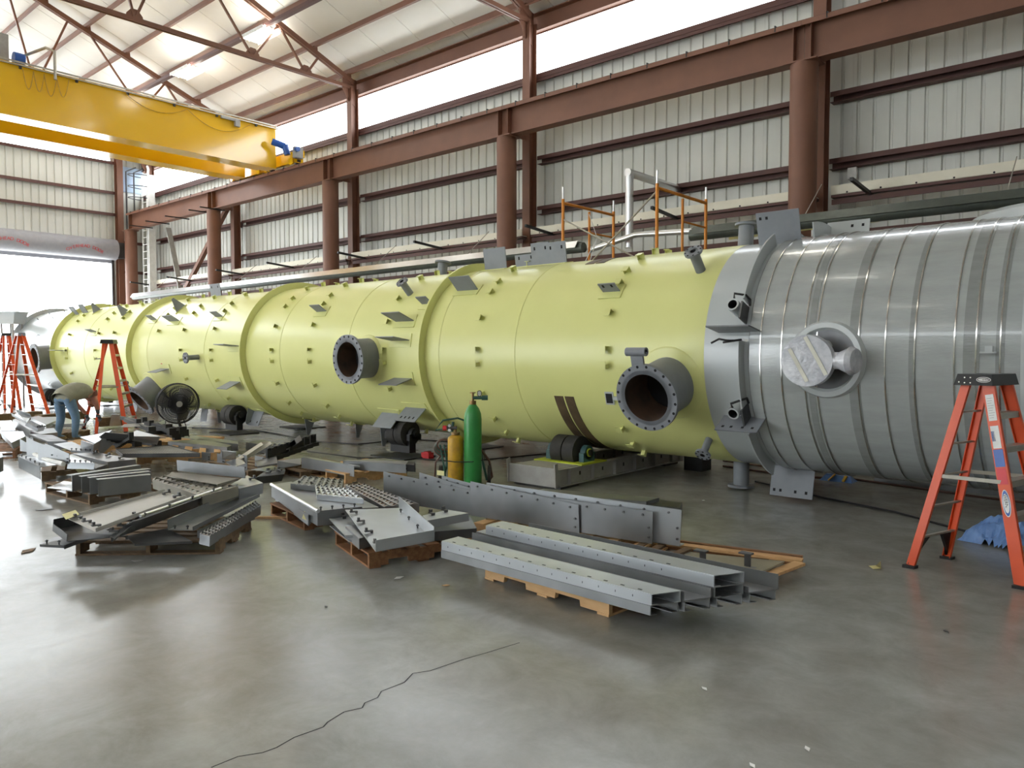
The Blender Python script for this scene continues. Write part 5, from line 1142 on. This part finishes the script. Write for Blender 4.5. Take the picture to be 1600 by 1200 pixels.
tray('small white triangular plate on the black bars', 'plate', [(247,660,.62), (258,656,.64), (258,662,.58), (252,663,.58)], m='galvl', name='steel_plate')
pallet('dark pallet under the black heap', P(196, 700)[:2], tuple((P(268, 694)-P(196, 700))[:2]), 1.3, 1.3, .13, 'woodold', 6)
# --- J, K: channels on the floor
tray('long grey channel on the floor right of the fan base, farther one', 'channel', [(264,682,.2), (300,680,.2), (372,690,.2), (372,694,.2)], (-.12, 0, -.12, -.12), 'galv', name='steel_channel')
tray('long grey channel on the floor right of the fan base, nearer one', 'channel', [(262,690,.2), (316,686,.2), (362,696,.2), (355,699,.2)], (-.12, 0, -.12, -.12), 'galv', name='steel_channel')
pallet('pale timber crate base by the fan pole', P(300, 708)[:2], tuple((P(332, 702)-P(300, 708))[:2]), .9, .9, .2, 'wood', 5)
for k, (L, R, Rb, lb) in enumerate((((315,706), (329,708), (328,720), 'leftmost pale lug plate upright behind the long angle'), ((339,708), (351,710), (351,724), 'second pale lug plate upright behind the long angle'), ((372,710), (386,712), (386,735), 'tallest pale lug plate upright behind the long angle'), ((398,712), (412,714), (411,730), 'rightmost pale lug plate upright behind the long angle'))):
    vplate(lb, L, R, Rb, .15, .2, 'galv', nb=0, group='lug plates upright on the middle pallet', name='lug_plate')
tray('bluish plate standing among the lug plates', 'plate', [(347,717,.3), (347,704,.46), (369,706,.46), (369,718,.28)], m='galvl', name='steel_plate')
tray('white plate lying among the lug plates', 'plate', [(352,722,.3), (372,716,.32), (384,724,.28), (366,730,.26)], m='galvl', name='steel_plate')
tray('sloping dusty beam leaning over the middle heap', 'beam', [(370,716,.32), (383,714,.32), (422,690,.52), (408,691,.52)], (-.1, -.05, 0, -.05), 'cream', name='steel_beam')
tray('blunt grey channel right of the sloping dusty beam', 'channel', [(384,691,.16), (408,687,.16), (424,690,.16), (420,697,.16)], (-.14, 0, -.14, -.14), 'galv', name='steel_channel')
tray('long grey channel with black clips beyond the middle heap', 'channel', [(410,713,.3), (424,698,.4), (456,692,.42), (452,702,.36)], (0, -.05, -.1, 0), 'galv', name='steel_channel', clips=((0, 3, .1),))
for k in range(8):
    a = P(422+9.5*k, 711-3.2*k, .34+.005*k); o = MB().box(a - ZU*.06, (.11, .20, .06), RZ(.4)).box(a + ZU*.03, (.03, .16, .14), RZ(.4)).box(a + ZU*.09, (.09, .05, .03), RZ(.4)).build('black_clip_bracket', 'black', None, False)
    tag(o, 'black clip bracket, %s in the row beyond the middle heap' % ['leftmost', 'second from the left', 'third from the left', 'fourth from the left', 'fourth from the right', 'third from the right', 'second from the right', 'rightmost'][k], 'bracket', 'row of black clip brackets')
tray('upright dusty block beyond the row of black brackets', 'block', [(458,688,.46), (468,680,.56), (472,688,.5), (462,694,.4)], (-.1, -.1, -.1, -.1), 'galvd', name='steel_block')
tray('broad grey plate in front of the row of black brackets', 'plate', [(398,720,.28), (432,714,.32), (434,724,.26), (402,729,.24)], (0, 0, -.02, 0), 'galv', name='steel_plate')
tray('long grey folded plate in front of the black brackets', 'side plate', [(433,720,.3), (470,716,.3), (470,726,.24), (434,732,.2)], (0, 0, -.04, 0), 'galv', name='side_plate')
tray('white bolted flat in front of the lug plates', 'flat', [(392,734,.17), (424,728,.17), (445,732,.16), (420,737,.16)], (0, 0, -.02, 0), 'galvl', bolts=((2, 3, .03),), name='steel_flat')
tray('black shaded channel at the right of the middle heap', 'channel', [(400,746,.22), (412,738,.24), (446,734,.22), (444,741,.18)], (-.04, 0, -.1, -.1), 'black', name='steel_channel', clips=((1, 2, .03),))
pallet('dark pallet under the lug plates in the middle', P(388, 752)[:2], tuple((P(452, 742)-P(388, 752))[:2]), 1.1, 1.3, .14, 'woodold', 6)
# --- L: two long channels
pallet('pale pallet under the two long channels before the gas bottles', P(540, 756)[:2], tuple((P(602, 748)-P(540, 756))[:2]), 1.0, 1.1, .14, 'wood', 6)
pallet('yellowish pallet under the left end of the long channels', P(470, 748)[:2], tuple((P(520, 742)-P(470, 748))[:2]), .9, 1.0, .1, 'woodold', 6)
tray('pale long channel side on, nearer of the pair before the gas bottles', 'channel', [(471,715,.25), (476,713,.25), (562,728,.25), (553,728,.25)], (-.02, -.02, -.02, -.15), 'galvl', name='steel_channel')
tray('grey long channel, farther of the pair before the gas bottles', 'channel', [(536,720,.29), (600,716,.32), (638,721,.32), (634,726,.29)], (-.1, -.02, -.12, -.12), 'galv', name='steel_channel', holes=((2, 6, .5),))
tray('black box painted as the shaded open end of the farther long channel before the gas bottles', 'channel end', [(634,726,.29), (638,721,.32), (648,722,.32), (647,727,.29)], (-.1, -.1, -.1, -.1), 'black', name='channel_end_shade')  # closed black box, its colour stands in for shade in the channel mouth

# ================================================================ ODDS AND ENDS
tp = thing('blue_tarpaulin', tuple(P(1585, 850)), 'crumpled blue plastic sheet on the floor behind the big ladder', 'tarpaulin')
mb = MB(); n = 22; random.seed(8); g0 = P(1585, 848); vs = []
for i in range(n+1):
    for j in range(n+1):
        u, v = i/n*2-1, j/n*2-1; rr_ = max(0, 1-(u*u+v*v)); h = .20*rr_ + .05*abs(sin(7*u+3*v))*(rr_ > 0)*min(1, rr_*3) + .03*random.random()*(rr_ > 0)
        vs.append(g0 + RT*u*.42*(1+.15*sin(4*v)) + FH*v*.3 + ZU*(.004+h))
mb.add(vs, [(i*(n+1)+j, (i+1)*(n+1)+j, (i+1)*(n+1)+j+1, i*(n+1)+j+1) for i in range(n) for j in range(n) if ((i/n*2-1)**2 + (j/n*2-1)**2) < 1.1]).build('sheet', 'tarp', tp, False)
def litter(label, x, y, s, m='white'):
    c = P(x, y, .004); a = random.random()*6
    o = MB().prism([c + V((cos(a+q)*s*k, sin(a+q)*s*k, 0)) for q, k in ((0, 1), (1.3, .6), (2.9, 1.1), (4.4, .5))], (0, 0, .004)).build('paper_scrap', m, None, False); return tag(o, label, 'scrap')
o = MB().add([P(1357, 884, .004), P(1364, 889, .004), P(1377, 888, .004), P(1370, 883, .004), P(1376, 876, .06), P(1369, 884, .05)], [(0, 1, 2, 3), (3, 2, 4, 5)]).build('paper_tag', 'paper', None, False); tag(o, 'curled pale yellow tag on the floor left of the big ladder', 'tag')
litter('white paper scrap on bare floor at the lower middle', 1262, 1170, .022); litter('white paper scrap at the bottom picture edge', 1176, 1196, .02)
litter('white flake below the long bundle', 1101, 1076, .022); litter('pale paper bit in front of the front pallet', 622, 903, .05); litter('small pale flake right of that paper bit', 697, 915, .03, 'wood')
litter('torn card on the floor before the left front pallet', 215, 877, .06, 'rollframe'); litter('brown card on the floor at the left edge', 42, 861, .1, 'woodold'); litter('dark chip on the open floor left of the crack', 510, 948, .02, 'black'); litter('tiny white fleck beyond the bundle', 1099, 782, .02); litter('grey flat washer on the right-hand floor', 1478, 986, .03, 'galvd')
litter('dark offcut on the floor left of the sloping tray', 70, 796, .09, 'galvd')
def hose(label, pts, r, m):
    o = MB().path([P(x, y, r+.001) for x, y in pts], r, 6).build('floor_hose', m); return tag(o, label, 'hose', 'hoses on the floor')
hose('dark cable across the floor behind the big ladder', [(1180,752), (1290,778), (1400,800), (1480,822), (1540,838), (1640,862)], .012, 'black')
hose('brown air hose under the wrapped vessel section', [(1130,728), (1250,745), (1330,748), (1430,762), (1520,775), (1640,790)], .016, 'hose_r')
hose('thin dark hose beyond the gas bottles', [(480,705), (560,715), (650,716), (720,722), (800,714), (860,708)], .012, 'black')
hose('dark hose on the floor right of the fan', [(300,668), (400,672), (500,690), (560,694), (640,686), (700,690)], .012, 'black')
hose('second brown hose beneath the wrapped section', [(1130,720), (1230,733), (1360,742), (1480,762), (1640,778)], .014, 'hose_r')
o = MB().box(P(1490, 770) + V((0, .4, .06)), (2.0, .5, .12)).box(P(1490, 770) + V((.3, .3, .14)), (1.4, .3, .04)).build('steel_skid', 'galv', None, False); tag(o, 'pale steel skid on the floor behind the big ladder', 'skid')
o = thing('cloth_bag', tuple(P(1310, 752)), 'small dark blue bag with yellow straps under the wrapped vessel section', 'bag')
bp_ = P(1310, 751); MB().hexa([bp_ + V(q) for q in ((-.22,-.12,0),(.22,-.12,0),(.22,.12,0),(-.22,.12,0),(-.15,-.06,.09),(.18,-.07,.07),(.14,.06,.08),(-.13,.07,.1))]).build('bag_body', 'tarp', o); MB().bar(bp_ + V((-.1, -.125, .01)), bp_ + V((-.02, -.08, .1)), .05, .012).bar(bp_ + V((.1, -.125, .01)), bp_ + V((.13, -.08, .09)), .05, .012).build('yellow_strap', 'cylyel', o, False)
o = MB().box(P(1085, 735) + V((0, .1, .12)), (.3, .3, .24)).box(P(1085, 735) + V((0, .1, .27)), (.2, .2, .06)).build('drive_box', 'black', None, False); tag(o, 'black drive box at the far end of the roll frame', 'box')
o = MB().box(P(668, 716) + V((0, 0, .05)), (.18, .12, .1)).box(P(668, 716) + V((0, 0, .105)), (.1, .08, .02)).build('red_box', 'red', None, False); tag(o, 'small red box on the floor left of the gas bottles', 'box')
for k, (a, b, lb) in enumerate((((-20,655), (62,648), 'timber baulk across the floor at the far left'), ((60,655), (132,648), 'timber baulk under the vessel behind the bending person'), ((150,660), (190,657), 'short timber baulk behind the middle ladder'))):
    o = MB().bar(P(*a, .16), P(*b, .16), .22, .2).build('timber_baulk', 'woodold', None, False); tag(o, lb, 'timber', 'timber baulks')
